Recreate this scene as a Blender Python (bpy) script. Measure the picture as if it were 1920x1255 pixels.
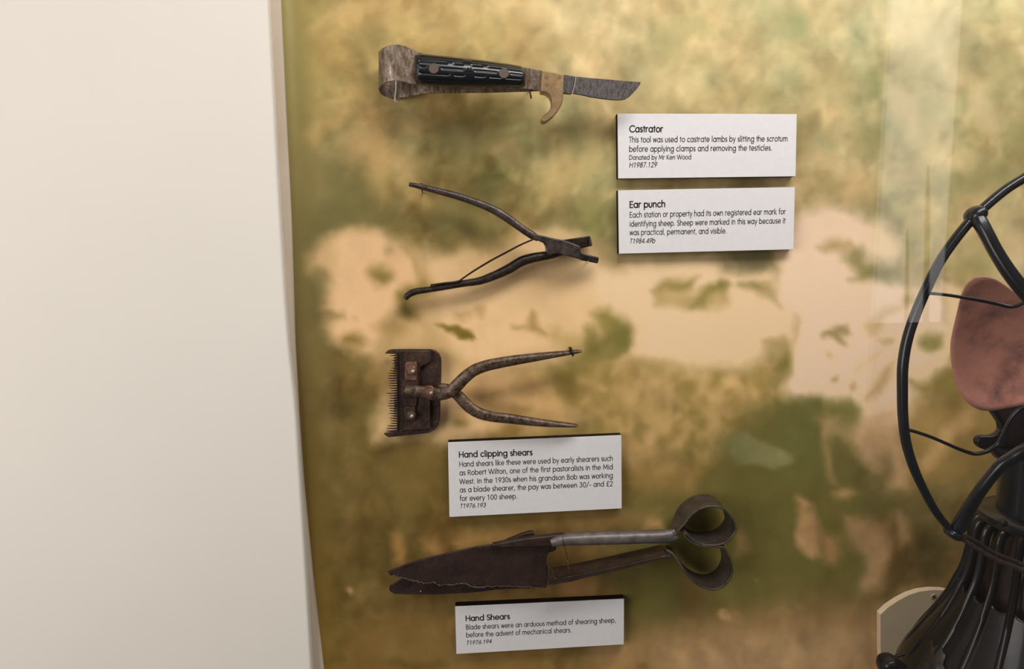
import bpy, bmesh, math, random
import numpy as np
from mathutils import Vector, Matrix

random.seed(7)
RNG = np.random.RandomState(11)
for o in list(bpy.data.objects):
    bpy.data.objects.remove(o)
SC = bpy.context.scene

# ------------------------------------------------------------------ camera
F, D = 1350.0, 0.62                      # focal length in pixels of 1920x1255, distance to the mural (m)
FOOT = (900.0, 440.0)                    # where the wall's normal through the camera meets the picture
ROLL = 0.020


def camray(px, py):
    return Vector(((px - 960.0) / F, -(py - 627.5) / F, -1.0))


Yc = camray(*FOOT).normalized()
Zc = Vector((-ROLL, 1.0, 0.0))
Zc = (Zc - Zc.dot(Yc) * Yc).normalized()
Xc = Yc.cross(Zc).normalized()
R = Matrix((Xc, Yc, Zc))                 # camera axes -> world axes
CAM = Vector((0.0, -D, 0.0))
cd = bpy.data.cameras.new('camera')
cam = bpy.data.objects.new('camera', cd)
SC.collection.objects.link(cam)
cam.matrix_world = Matrix.Translation(CAM) @ R.to_4x4()
cd.sensor_width = 36.0
cd.lens = F * 36.0 / 1920.0
cd.clip_start = 0.01
SC.camera = cam

# ------------------------------------------------------------------ world, lights, exposure
SC.view_settings.view_transform = 'Standard'
SC.view_settings.look = 'None'
SC.view_settings.gamma = 1.0
SC.view_settings.use_curve_mapping = False
SC.view_settings.exposure = 0.0
wd = bpy.data.worlds.new('world')
SC.world = wd
wd.use_nodes = True
wd.node_tree.nodes['Background'].inputs[0].default_value = (1.0, 0.94, 0.88, 1)
wd.node_tree.nodes['Background'].inputs[1].default_value = 0.07


def area(name, loc, target, sx, sy, power, col):
    ld = bpy.data.lights.new(name, 'AREA')
    ld.shape = 'RECTANGLE'
    ld.size, ld.size_y, ld.energy, ld.color = sx, sy, power, col
    lo = bpy.data.objects.new(name, ld)
    SC.collection.objects.link(lo)
    lo.location = loc
    lo.rotation_euler = (Vector(target) - Vector(loc)).to_track_quat('-Z', 'Y').to_euler()
    return lo


area('case_light', (0.42, -0.46, 0.60), (0.24, 0.0, 0.02), 0.95, 0.22, 8.5, (1.0, 0.965, 0.925))
area('room_light', (-0.95, -0.85, 0.05), (-0.44, 0.0, -0.25), 0.8, 0.8, 9.0, (1.0, 0.955, 0.91))


def P(px, py, d=0.0):
    """point seen at pixel (px, py), standing d metres in front of the mural"""
    v = R @ camray(px, py)
    t = (D - d) / v.y
    return CAM + v * t


# ------------------------------------------------------------------ materials
def lin(c):
    return tuple(((v / 255.0) / 12.92 if v / 255.0 <= 0.04045 else ((v / 255.0 + 0.055) / 1.055) ** 2.4) for v in c)


def mat(name, c1, c2=None, rough=0.5, metal=0.0, scale=120.0, bump=0.0, c3=None, spec=0.5, lo=0.35, hi=0.65, det=6.0,
        bscale=None, coat=0.0, stretch=(1, 1, 1), rough2=None):
    m = bpy.data.materials.new(name)
    m.use_nodes = True
    nt = m.node_tree
    b = nt.nodes['Principled BSDF']
    b.inputs['Roughness'].default_value = rough
    b.inputs['Metallic'].default_value = metal
    b.inputs['Specular IOR Level'].default_value = spec
    b.inputs['Coat Weight'].default_value = coat
    b.inputs['Coat Roughness'].default_value = 0.08
    tc = nt.nodes.new('ShaderNodeTexCoord')
    mp = nt.nodes.new('ShaderNodeMapping')
    mp.inputs['Scale'].default_value = stretch
    nt.links.new(tc.outputs['Object'], mp.inputs['Vector'])
    n = nt.nodes.new('ShaderNodeTexNoise')
    n.inputs['Scale'].default_value = scale
    n.inputs['Detail'].default_value = det
    n.inputs['Roughness'].default_value = 0.62
    nt.links.new(mp.outputs[0], n.inputs['Vector'])
    cr = nt.nodes.new('ShaderNodeValToRGB')
    cr.color_ramp.elements[0].position = lo
    cr.color_ramp.elements[1].position = hi
    cr.color_ramp.elements[0].color = (*lin(c1), 1)
    cr.color_ramp.elements[1].color = (*lin(c2 or c1), 1)
    if c3:
        e = cr.color_ramp.elements.new(min(0.98, hi + 0.12))
        e.color = (*lin(c3), 1)
    nt.links.new(n.outputs['Fac'], cr.inputs['Fac'])
    nt.links.new(cr.outputs['Color'], b.inputs['Base Color'])
    if rough2 is not None:
        mr = nt.nodes.new('ShaderNodeMapRange')
        mr.inputs['From Min'].default_value = lo
        mr.inputs['From Max'].default_value = hi
        mr.inputs['To Min'].default_value = rough
        mr.inputs['To Max'].default_value = rough2
        nt.links.new(n.outputs['Fac'], mr.inputs['Value'])
        nt.links.new(mr.outputs[0], b.inputs['Roughness'])
    if bump > 0:
        n2 = nt.nodes.new('ShaderNodeTexNoise')
        n2.inputs['Scale'].default_value = bscale or scale * 3
        n2.inputs['Detail'].default_value = 5.0
        nt.links.new(mp.outputs[0], n2.inputs['Vector'])
        bp = nt.nodes.new('ShaderNodeBump')
        bp.inputs['Strength'].default_value = bump
        bp.inputs['Distance'].default_value = 0.0012 if metal > 0.25 else 0.0006
        nt.links.new(n2.outputs['Fac'], bp.inputs['Height'])
        nt.links.new(bp.outputs[0], b.inputs['Normal'])
    return m


M = {}
M['plaster'] = mat('cream_paint', (232, 225, 215), (236, 229, 219), rough=0.75, scale=3, spec=0.25, bump=0.03, bscale=500)
M['trim'] = mat('shaded_return_beige', (214, 198, 176), (222, 206, 186), rough=0.7, scale=20, spec=0.3)  # darker than the wall to paint in the shade on its return
M['card'] = mat('white_card', (224, 221, 222), (228, 225, 226), rough=0.6, scale=200, spec=0.35)
M['foam'] = mat('black_foam_board', (22, 17, 14), (34, 26, 20), rough=0.9, scale=900, spec=0.2)
M['ink'] = mat('charcoal_ink', (40, 38, 42), (46, 44, 48), rough=0.8, scale=50, spec=0.1)
M['band'] = mat('worn_steel_band', (92, 72, 54), (150, 134, 120), rough=0.42, rough2=0.3, metal=0.45, scale=260, bump=0.25, stretch=(1.5, 1, .6), c3=(176, 164, 154), lo=0.38, hi=0.62)
M['inner'] = mat('dull_brown_steel', (70, 54, 42), (120, 104, 90), rough=0.45, metal=0.5, scale=200, bump=0.2)
M['bakelite'] = mat('black_bakelite', (12, 15, 20), (18, 21, 27), rough=0.28, scale=60, spec=0.5, coat=0.3, bump=0.04)
M['rivet'] = mat('brown_rivet', (92, 80, 72), (108, 94, 84), rough=0.5, metal=0.4, scale=400)
M['brass'] = mat('aged_brass', (140, 113, 80), (162, 134, 96), rough=0.42, metal=0.4, scale=150, bump=0.12, c3=(174, 146, 108))
M['brass_dark'] = mat('dark_brass', (128, 98, 60), (146, 114, 72), rough=0.45, metal=0.5, scale=300)
M['blade'] = mat('pitted_blade_steel', (62, 57, 56), (112, 105, 102), rough=0.45, metal=0.5, scale=420, bump=0.35, c3=(134, 127, 124), lo=0.32, hi=0.68, stretch=(1.6, 1, 0.5))
M['wire'] = mat('bright_wire', (205, 200, 190), (225, 220, 210), rough=0.3, metal=0.6, scale=100)
M['pin'] = mat('tarnished_pin', (84, 66, 44), (112, 92, 66), rough=0.4, metal=0.6, scale=300)
M['punch'] = mat('brown_iron', (60, 49, 45), (98, 86, 82), rough=0.38, metal=0.55, scale=180, bump=0.3, c3=(124, 112, 108), lo=0.35, hi=0.7)
M['punch_dark'] = mat('black_iron', (42, 34, 30), (66, 55, 48), rough=0.36, metal=0.5, scale=200, bump=0.35, c3=(92, 80, 68))
M['clip_plate'] = mat('rusty_comb_plate', (50, 33, 28), (80, 58, 50), rough=0.48, metal=0.4, scale=110, bump=0.4, c3=(112, 98, 94))
M['clip_arm'] = mat('rusty_handle_steel', (70, 52, 42), (116, 97, 82), rough=0.44, metal=0.5, scale=210, bump=0.4, c3=(146, 128, 112), lo=0.36, hi=0.62)
M['copper'] = mat('coppery_nut', (108, 76, 60), (142, 106, 86), rough=0.42, metal=0.5, scale=260, bump=0.25)
M['tip'] = mat('bright_bolt_tip', (176, 160, 150), (200, 186, 176), rough=0.3, metal=0.6, scale=100)
M['shear'] = mat('brown_shear_blade', (46, 32, 28), (66, 48, 42), rough=0.5, metal=0.3, scale=60, bump=0.35, bscale=400, c3=(80, 62, 54))
M['shear_edge'] = mat('chipped_blade_edge', (66, 48, 40), (108, 86, 72), rough=0.6, metal=0.3, scale=300, bump=0.6)
M['shear_grip'] = mat('grey_shear_steel', (104, 97, 94), (140, 132, 128), rough=0.5, metal=0.6, scale=90, bump=0.15, c3=(172, 165, 160))
M['shear_bow'] = mat('grey_brown_bow_steel', (74, 65, 57), (98, 88, 78), rough=0.46, metal=0.5, scale=90, bump=0.12)
M['shear_dark'] = mat('dark_brown_steel', (58, 44, 38), (80, 64, 56), rough=0.42, metal=0.45, scale=90, bump=0.2)
M['enamel'] = mat('black_enamel', (16, 17, 22), (26, 27, 33), rough=0.3, scale=70, spec=0.45, coat=0.2, bump=0.05)
M['enamel_brown'] = mat('brown_black_enamel', (17, 13, 13), (28, 22, 21), rough=0.38, scale=50, spec=0.28, coat=0.3, bump=0.08)
M['rod'] = mat('brown_iron_rod', (62, 48, 44), (84, 68, 62), rough=0.4, metal=0.3, scale=200, bump=0.2)
M['drum'] = mat('dark_red_drum', (30, 15, 13), (52, 27, 23), rough=0.35, scale=60, spec=0.5)
M['chip'] = mat('chipped_enamel', (40, 32, 30), (50, 42, 40), rough=0.4, scale=200, bump=0.3)
M['blade_copper'] = mat('copper_blade', (128, 92, 88), (212, 148, 130), rough=0.42, metal=0.12, scale=26, c3=(226, 160, 140), lo=0.38, hi=0.54, bump=0.05, det=7)
M['board'] = mat('beige_board', (182, 163, 134), (188, 169, 140), rough=0.55, scale=80, spec=0.35)  # front toned darker because light only grazes it
M['board_edge'] = mat('lit_board_edge', (240, 214, 178), (245, 222, 188), rough=0.6, scale=80, spec=0.3)  # same board, painted lighter because the edge faces up to the light
M['screw'] = mat('tan_screw', (176, 152, 120), (196, 172, 138), rough=0.4, metal=0.3, scale=300)
M['slot'] = mat('screw_recess', (30, 24, 20), (40, 32, 26), rough=0.8, scale=300)
M['cap'] = mat('grey_shelf_paint', (200, 192, 180), (206, 198, 186), rough=0.6, scale=30)


# ------------------------------------------------------------------ object helpers
def worg(o):
    v = Vector((0, 0, 0))
    while o is not None:
        v = v + Vector(o.location)
        o = o.parent
    return v


def finish(o, label, cat, group, kind):
    if label:
        o['label'] = label
    if cat:
        o['category'] = cat
    if group:
        o['group'] = group
    if kind:
        o['kind'] = kind


def thing(name, label, cat, org, group=None):
    o = bpy.data.objects.new(name, None)
    o.empty_display_size = 0.01
    SC.collection.objects.link(o)
    o.location = org
    finish(o, label, cat, group, None)
    return o


def link(name, me, m, parent=None, org=None, label=None, cat=None, group=None, kind=None, bevel=0.0, seg=2, smooth=40, solid=0.0):
    o = bpy.data.objects.new(name, me)
    SC.collection.objects.link(o)
    if org is None:
        if parent is None:
            c = Vector((0, 0, 0))
            for v in me.vertices:
                c += v.co
            org = c / max(1, len(me.vertices))
        else:
            org = worg(parent)
    org = Vector(org)
    me.transform(Matrix.Translation(-org))
    if parent is not None:
        o.parent = parent
        o.location = org - worg(parent)
    else:
        o.location = org
    if not isinstance(m, (list, tuple)):
        m = [m]
    for k in m:
        me.materials.append(M[k] if isinstance(k, str) else k)
    if smooth:
        me.polygons.foreach_set('use_smooth', [True] * len(me.polygons))
        try:
            me.set_sharp_from_angle(angle=math.radians(smooth))
        except Exception:
            pass
    if solid:
        s = o.modifiers.new('solid', 'SOLIDIFY')
        s.thickness = solid
        s.offset = 0.0
    if bevel:
        bv = o.modifiers.new('bevel', 'BEVEL')
        bv.width = bevel
        bv.segments = seg
        bv.limit_method = 'ANGLE'
        bv.angle_limit = math.radians(38)
        bv.harden_normals = False
    finish(o, label, cat, group, kind)
    return o


def mesh(verts, faces):
    me = bpy.data.meshes.new('m')
    me.from_pydata([tuple(v) for v in verts], [], faces)
    me.validate()
    bm = bmesh.new()
    bm.from_mesh(me)
    bmesh.ops.recalc_face_normals(bm, faces=bm.faces)
    bm.to_mesh(me)
    bm.free()
    return me


def join(*mes):
    vs, fs = [], []
    for me in mes:
        k = len(vs)
        vs += [v.co.copy() for v in me.vertices]
        fs += [[i + k for i in p.vertices] for p in me.polygons]
    return mesh(vs, fs)


def catmull(pts, n=8, closed=False):
    pts = [np.array(p, float) for p in pts]
    L = len(pts)
    out = []
    rng = range(L if closed else L - 1)
    for i in rng:
        if closed:
            p0, p1, p2, p3 = pts[i - 1], pts[i], pts[(i + 1) % L], pts[(i + 2) % L]
        else:
            p1, p2 = pts[i], pts[i + 1]
            p0 = pts[i - 1] if i > 0 else 2 * p1 - p2
            p3 = pts[i + 2] if i + 2 < L else 2 * p2 - p1
        # centripetal
        def tj(ti, a, b):
            return ti + max(1e-6, np.linalg.norm((b - a)[:2] if len(a) > 2 else b - a)) ** 0.5
        t0 = 0.0
        t1 = tj(t0, p0, p1)
        t2 = tj(t1, p1, p2)
        t3 = tj(t2, p2, p3)
        for k in range(n):
            t = t1 + (t2 - t1) * k / n
            A1 = (t1 - t) / (t1 - t0) * p0 + (t - t0) / (t1 - t0) * p1
            A2 = (t2 - t) / (t2 - t1) * p1 + (t - t1) / (t2 - t1) * p2
            A3 = (t3 - t) / (t3 - t2) * p2 + (t - t2) / (t3 - t2) * p3
            B1 = (t2 - t) / (t2 - t0) * A1 + (t - t0) / (t2 - t0) * A2
            B2 = (t3 - t) / (t3 - t1) * A2 + (t - t1) / (t3 - t1) * A3
            out.append((t2 - t) / (t2 - t1) * B1 + (t - t1) / (t2 - t1) * B2)
    if not closed:
        out.append(pts[-1])
    return out


def plate(pts, d, th, smooth_n=0, dfun=None):
    """outline in pixels, front face d in front of the mural, th metres thick"""
    if smooth_n:
        pts = catmull(pts, smooth_n, True)
    fr = [P(p[0], p[1], d if dfun is None else dfun(p[0], p[1])) for p in pts]
    bk = [v + Vector((0, th, 0)) for v in fr]
    n = len(fr)
    faces = [list(range(n)), list(range(2 * n - 1, n - 1, -1))]
    faces += [[i, (i + 1) % n, n + (i + 1) % n, n + i] for i in range(n)]
    return mesh(fr + bk, faces)


def sweep3(c, wn, tn, nsec=12, expo=2.0, ref=Vector((0, -1, 0)), cap=True, closed=False):
    """tube along 3-D points c; half widths wn (across) and tn (towards ref)"""
    n = len(c)
    vs, fs = [], []
    for i in range(n):
        a = c[i - 1] if (i > 0 or closed) else c[i]
        b = c[(i + 1) % n] if (i < n - 1 or closed) else c[i]
        T = (b - a).normalized()
        N = (ref - ref.dot(T) * T)
        if N.length < 1e-4:
            N = Vector((0, 0, 1)) - T.z * T
        N.normalize()
        B = T.cross(N)
        for k in range(nsec):
            a_ = 2 * math.pi * (k + 0.5) / nsec
            ca, sa = math.cos(a_), math.sin(a_)
            x = math.copysign(abs(ca) ** (2 / expo), ca)
            y = math.copysign(abs(sa) ** (2 / expo), sa)
            vs.append(c[i] + B * (x * wn[i]) + N * (y * tn[i]))
    m = n if closed else n - 1
    for i in range(m):
        for k in range(nsec):
            k2 = (k + 1) % nsec
            j = (i + 1) % n
            fs.append([i * nsec + k, i * nsec + k2, j * nsec + k2, j * nsec + k])
    if cap and not closed:
        fs.append(list(range(nsec))[::-1])
        fs.append(list(range((n - 1) * nsec, n * nsec)))
    return mesh(vs, fs)


def sweep(path, th=None, n=6, nsec=12, expo=2.0, d=None, taper_ends=False, jitter=0.0):
    """path: (px, py, depth, half width px[, half thickness m])"""
    rows = []
    for p in path:
        p = list(p)
        if len(p) == 4:
            p.append(th if th is not None else p[3] * (D - p[2]) / F)
        rows.append(p)
    rows = catmull(rows, n)
    c = [P(r[0], r[1], r[2]) for r in rows]
    w = [max(0.00005, r[3] * (D - r[2]) / F * (1 + random.uniform(-jitter, jitter))) for r in rows]
    t = [max(0.00005, r[4] * (1 + random.uniform(-jitter, jitter))) for r in rows]
    return sweep3(c, w, t, nsec, expo)


def ribbon(rows, th, n=6):
    """rows: (px, py, depth, hx, hy, hd): centre plus half-width vector (pixels, pixels, metres); solid strip th thick"""
    rows = catmull(rows, n)
    a = [P(r[0] - r[3], r[1] - r[4], r[2] - r[5]) for r in rows]
    b = [P(r[0] + r[3], r[1] + r[4], r[2] + r[5]) for r in rows]
    m = len(rows)
    V = []
    for i in range(m):
        T = ((a[min(i + 1, m - 1)] + b[min(i + 1, m - 1)]) - (a[max(i - 1, 0)] + b[max(i - 1, 0)])).normalized()
        W = (b[i] - a[i]).normalized()
        N = T.cross(W).normalized() * (th / 2)
        V += [a[i] - N, a[i] + N, b[i] + N, b[i] - N]
    fs = []
    for i in range(m - 1):
        for k in range(4):
            k2 = (k + 1) % 4
            fs.append([4 * i + k, 4 * i + k2, 4 * i + 4 + k2, 4 * i + 4 + k])
    fs.append([0, 1, 2, 3])
    e = 4 * (m - 1)
    fs.append([e + 3, e + 2, e + 1, e])
    return mesh(V, fs)


def lathe(prof, cx, cy, n=64, axis='Z', a0=0.0):
    """prof: (r, h); axis Z turns about the vertical through (cx, cy), axis Y about a line along Y through (x=cx, z=cy)"""
    vs, fs = [], []
    for r, h in prof:
        for k in range(n):
            a = a0 + 2 * math.pi * k / n
            if axis == 'Z':
                vs.append((cx + r * math.cos(a), cy + r * math.sin(a), h))
            else:
                vs.append((cx + r * math.cos(a), h, cy + r * math.sin(a)))
    for i in range(len(prof) - 1):
        for k in range(n):
            k2 = (k + 1) % n
            fs.append([i * n + k, i * n + k2, (i + 1) * n + k2, (i + 1) * n + k])
    fs.append(list(range(n)))
    fs.append(list(range((len(prof) - 1) * n, len(prof) * n)))
    return mesh(vs, fs)


def disc(px, py, d, rpx, th, n=28, dome=0.0, sides=None):
    """round boss facing the viewer: front at depth d, th metres deep"""
    c = P(px, py, d)
    r = rpx * (D - d) / F
    n = sides or n
    prof = [(r, c.y + th), (r, c.y + r * 0.12)]
    if dome:
        for k in range(1, 6):
            a = k / 6 * math.pi / 2
            prof.append((r * math.cos(a), c.y + r * 0.12 - dome * math.sin(a)))
        prof.append((r * 0.02, c.y + r * 0.12 - dome))
    else:
        prof.append((r * 0.88, c.y))
        prof.append((r * 0.02, c.y))
    return lathe(prof, c.x, c.z, n, 'Y', a0=0.35)


# ------------------------------------------------------------------ geometric sans lettering, drawn as strokes
def arc(cx, cy, rx, ry, a0, a1, n=None):
    n = n or max(4, int(abs(a1 - a0) / 22))
    return [(cx + rx * math.cos(math.radians(a0 + (a1 - a0) * k / n)), cy + ry * math.sin(math.radians(a0 + (a1 - a0) * k / n))) for k in range(n + 1)]


def O_(cx=2.6):
    return arc(cx, 2.15, 2.1, 2.15, 0, 360, 18)


CH = 7.1
G = {
    ' ': (2.3, []),
    'a': (5.4, [O_(), [(4.7, 0), (4.7, 4.3)]]),
    'b': (5.2, [[(.5, 0), (.5, 7.7)], O_()]),
    'c': (4.5, [arc(2.6, 2.15, 2.1, 2.15, 48, 312)]),
    'd': (5.4, [O_(), [(4.7, 0), (4.7, 7.7)]]),
    'e': (5.1, [[(.6, 2.1), (4.65, 2.1)] + arc(2.6, 2.15, 2.1, 2.15, 0, 318)[1:]]),
    'f': (2.7, [[(1.2, 0), (1.2, 6.4)] + arc(2.3, 6.5, 1.1, 1.2, 180, 80)[1:], [(.2, 4.2), (2.4, 4.2)]]),
    'g': (5.4, [O_(), [(4.7, 4.3), (4.7, -.5)] + arc(2.7, -.5, 2.0, 1.9, 0, -165)[1:]]),
    'h': (4.6, [[(.5, 0), (.5, 7.7)], arc(2.2, 2.6, 1.7, 1.7, 180, 0) + [(3.9, 0)]]),
    'i': (1.4, [[(.65, 0), (.65, 4.3)], [(.65, 5.9), (.65, 6.5)]]),
    'j': (1.4, [[(.65, -2.2), (.65, 4.3)], [(.65, 5.9), (.65, 6.5)]]),
    'k': (4.2, [[(.5, 0), (.5, 7.7)], [(3.6, 4.3), (.7, 2.2), (3.9, 0)]]),
    'l': (1.4, [[(.65, 0), (.65, 7.7)]]),
    'm': (7.2, [[(.5, 0), (.5, 4.3)], arc(2.0, 2.8, 1.5, 1.5, 180, 0) + [(3.5, 0)], arc(5.0, 2.8, 1.5, 1.5, 180, 0) + [(6.5, 0)]]),
    'n': (4.6, [[(.5, 0), (.5, 4.3)], arc(2.2, 2.6, 1.7, 1.7, 180, 0) + [(3.9, 0)]]),
    'o': (5.1, [O_()]),
    'p': (5.2, [[(.5, -2.4), (.5, 4.3)], O_()]),
    'q': (5.4, [O_(), [(4.7, -2.4), (4.7, 4.3)]]),
    'r': (2.9, [[(.5, 0), (.5, 4.3)], arc(1.9, 2.6, 1.4, 1.7, 180, 62)]),
    's': (3.2, [arc(1.6, 3.2, 1.05, 1.1, 35, 265) + arc(1.6, 1.1, 1.15, 1.1, 80, -150)]),
    't': (2.5, [[(1.2, 0), (1.2, 6.2)], [(.2, 4.2), (2.3, 4.2)]]),
    'u': (4.4, [[(.5, 4.3)] + arc(2.1, 1.7, 1.6, 1.75, 180, 360) + [(3.7, 4.3)]]),
    'v': (3.8, [[(.2, 4.3), (1.9, 0), (3.6, 4.3)]]),
    'w': (5.9, [[(.2, 4.3), (1.55, 0), (2.95, 4.3), (4.35, 0), (5.7, 4.3)]]),
    'x': (3.6, [[(.2, 4.3), (3.4, 0)], [(3.4, 4.3), (.2, 0)]]),
    'y': (4.0, [[(.2, 4.3), (2.05, .1)], [(3.8, 4.3), (1.0, -2.4)]]),
    'z': (3.6, [[(.3, 4.3), (3.3, 4.3), (.2, 0), (3.4, 0)]]),
    'A': (5.9, [[(.2, 0), (2.95, CH), (5.7, 0)], [(1.2, 2.4), (4.7, 2.4)]]),
    'B': (4.6, [[(.6, 0), (.6, CH), (2, CH)] + arc(2.0, 5.4, 1.6, 1.7, 90, -90) + [(.6, 3.7)], [(2, 3.7)] + arc(2.1, 1.85, 2.0, 1.85, 90, -90) + [(.6, 0)]]),
    'C': (6.6, [arc(3.9, 3.55, 3.5, 3.6, 45, 315)]),
    'D': (6.1, [[(.6, 0), (.6, CH), (2, CH)] + arc(2.0, 3.55, 3.6, 3.55, 90, -90) + [(.6, 0)]]),
    'E': (4.2, [[(3.8, CH), (.6, CH), (.6, 0), (3.8, 0)], [(.6, 3.7), (3.6, 3.7)]]),
    'F': (4.0, [[(3.7, CH), (.6, CH), (.6, 0)], [(.6, 3.7), (3.5, 3.7)]]),
    'G': (7.0, [arc(3.9, 3.55, 3.5, 3.6, 45, 350) + [(7.3 - .3, 3.3), (4.2, 3.3)]]),
    'H': (5.8, [[(.6, 0), (.6, CH)], [(5.2, 0), (5.2, CH)], [(.6, 3.7), (5.2, 3.7)]]),
    'I': (1.7, [[(.75, 0), (.75, CH)]]),
    'J': (3.4, [[(2.7, CH), (2.7, 1.5)] + arc(1.4, 1.5, 1.3, 1.5, 0, -150)[1:]]),
    'K': (4.9, [[(.6, 0), (.6, CH)], [(4.4, CH), (.8, 3.5), (4.7, 0)]]),
    'M': (7.4, [[(.4, 0), (1.3, CH), (3.7, 1.2), (6.1, CH), (7.0, 0)]]),
    'N': (6.0, [[(.6, 0), (.6, CH), (5.4, 0), (5.4, CH)]]),
    'O': (7.6, [arc(3.8, 3.55, 3.4, 3.6, 0, 360, 24)]),
    'R': (4.8, [[(.6, 0), (.6, CH), (2.2, CH)] + arc(2.2, 5.3, 1.8, 1.8, 90, -90) + [(.6, 3.5)], [(2.1, 3.5), (4.4, 0)]]),
    'S': (4.3, [arc(2.1, 5.35, 1.5, 1.75, 30, 262) + arc(2.1, 1.85, 1.7, 1.85, 82, -155)]),
    'T': (4.1, [[(.1, CH), (4.0, CH)], [(2.05, 0), (2.05, CH)]]),
    'U': (5.6, [[(.6, CH)] + arc(2.8, 2.2, 2.2, 2.2, 180, 360) + [(5.0, CH)]]),
    'W': (8.8, [[(.2, CH), (2.3, 0), (4.4, CH), (6.5, 0), (8.6, CH)]]),
    '0': (4.8, [arc(2.4, 3.55, 1.9, 3.55, 0, 360, 20)]),
    '1': (4.8, [[(1.3, 5.9), (2.6, CH), (2.6, 0)]]),
    '2': (4.8, [arc(2.4, 5.2, 1.7, 1.9, 170, -25) + [(.6, 0), (4.3, 0)]]),
    '3': (4.8, [arc(2.3, 5.4, 1.5, 1.7, 160, -85) + arc(2.3, 1.9, 1.8, 1.9, 85, -165)]),
    '4': (4.8, [[(3.5, 0), (3.5, CH), (.4, 1.8), (4.6, 1.8)]]),
    '6': (4.8, [arc(2.4, 2.1, 1.85, 2.1, 0, 360, 16), [(.9, 3.4), (3.4, CH)]]),
    '7': (4.8, [[(.5, CH), (4.3, CH), (1.4, 0)]]),
    '8': (4.8, [arc(2.4, 5.4, 1.5, 1.65, 0, 360, 14), arc(2.4, 1.9, 1.85, 1.9, 0, 360, 16)]),
    '9': (4.8, [arc(2.4, 5.0, 1.85, 2.1, 0, 360, 16), [(3.9, 3.7), (1.4, 0)]]),
    '.': (1.9, [[(.8, .0), (.8, .55)]]),
    ',': (1.9, [[(1.0, .6), (.5, -1.3)]]),
    '-': (3.0, [[(.4, 2.4), (2.6, 2.4)]]),
    '/': (3.8, [[(.1, -.8), (3.6, 7.6)]]),
    '&': (5.6, [[(5.2, 0), (1.6, 4.6)] + arc(2.5, 5.6, 1.2, 1.4, 215, -40) + [(.9, 3.0)] + arc(2.3, 1.8, 1.9, 1.8, 150, 300) + [(5.0, 3.2)]]),
    '\u00a3': (4.8, [arc(2.9, 5.3, 1.4, 1.8, 20, 180) + [(1.5, 2.6), (1.3, 0)], [(.5, 0), (4.3, 0)], [(.4, 3.4), (3.3, 3.4)]]),
}


TRACK = 0.55


def textwidth(s):
    return sum(G[c][0] + TRACK for c in s)


def text_mesh(lines):
    """lines: (string, xy start px, xy end px, depth, em px per unit of height, stroke in units, slant)"""
    vs, fs = [], []

    def seg(mapf, p, q, hw):
        dx, dy = q[0] - p[0], q[1] - p[1]
        L = math.hypot(dx, dy) or 1e-6
        ux, uy = dx / L, dy / L
        e = hw * 0.75
        a = (p[0] - ux * e, p[1] - uy * e)
        b = (q[0] + ux * e, q[1] + uy * e)
        k = len(vs)
        for (x, y) in ((a[0] - uy * hw, a[1] + ux * hw), (a[0] + uy * hw, a[1] - ux * hw), (b[0] + uy * hw, b[1] - ux * hw), (b[0] - uy * hw, b[1] + ux * hw)):
            vs.append(mapf(x, y))
        fs.append([k, k + 1, k + 2, k + 3])

    for (s, a, b, d, em, hw, slant) in lines:
        W = textwidth(s) - 0.9 - TRACK
        A, B = P(a[0], a[1], d), P(b[0], b[1], d)
        X = (B - A) / W
        Up = (Vector((0, 1, 0)).cross(X)).normalized() * -1.0
        if Up.z < 0:
            Up = -Up
        U = Up * (em * (D - d) / F)
        x0 = 0.0
        for ch in s:
            adv, st = G[ch]
            adv += TRACK
            if ch.islower():
                st = [[(x, y * 1.17 if y <= 4.3 else 5.03 + (y - 4.3) * .84) for x, y in pl] for pl in st]
            for pl in st:
                for i in range(len(pl) - 1):
                    seg(lambda x, y, x0=x0: A + X * (x0 + x - .3 + slant * y) + U * y, pl[i], pl[i + 1], hw)
            x0 += adv
    me = bpy.data.meshes.new('text')
    me.from_pydata([tuple(v) for v in vs], [], fs)
    return me


# ------------------------------------------------------------------ the mural: a blurred sepia-green print of sheep in grass
def poly_mask(X, Y, pts, blur):
    pts = np.array(pts, float)
    x0, y0 = pts.min(0) - blur * 2 - 6
    x1, y1 = pts.max(0) + blur * 2 + 4
    out = np.zeros_like(X)
    sel = (X > x0) & (X < x1) & (Y > y0) & (Y < y1)
    x, y = X[sel], Y[sel]
    if x.size == 0:
        return out
    n = len(pts)
    inside = np.zeros(x.shape, bool)
    dmin = np.full(x.shape, 1e9)
    for i in range(n):
        ax, ay = pts[i]
        bx, by = pts[(i + 1) % n]
        c = ((ay > y) != (by > y)) & (x < (bx - ax) * (y - ay) / ((by - ay) + 1e-9) + ax)
        inside ^= c
        L2 = (bx - ax) ** 2 + (by - ay) ** 2 + 1e-9
        t = np.clip(((x - ax) * (bx - ax) + (y - ay) * (by - ay)) / L2, 0, 1)
        dmin = np.minimum(dmin, np.hypot(x - ax - t * (bx - ax), y - ay - t * (by - ay)))
    sd = np.where(inside, dmin, -dmin)
    t = np.clip(sd / (blur * 1.7) * 0.5 + 0.5, 0, 1)
    out[sel] = t * t * (3 - 2 * t)
    return out


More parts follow.
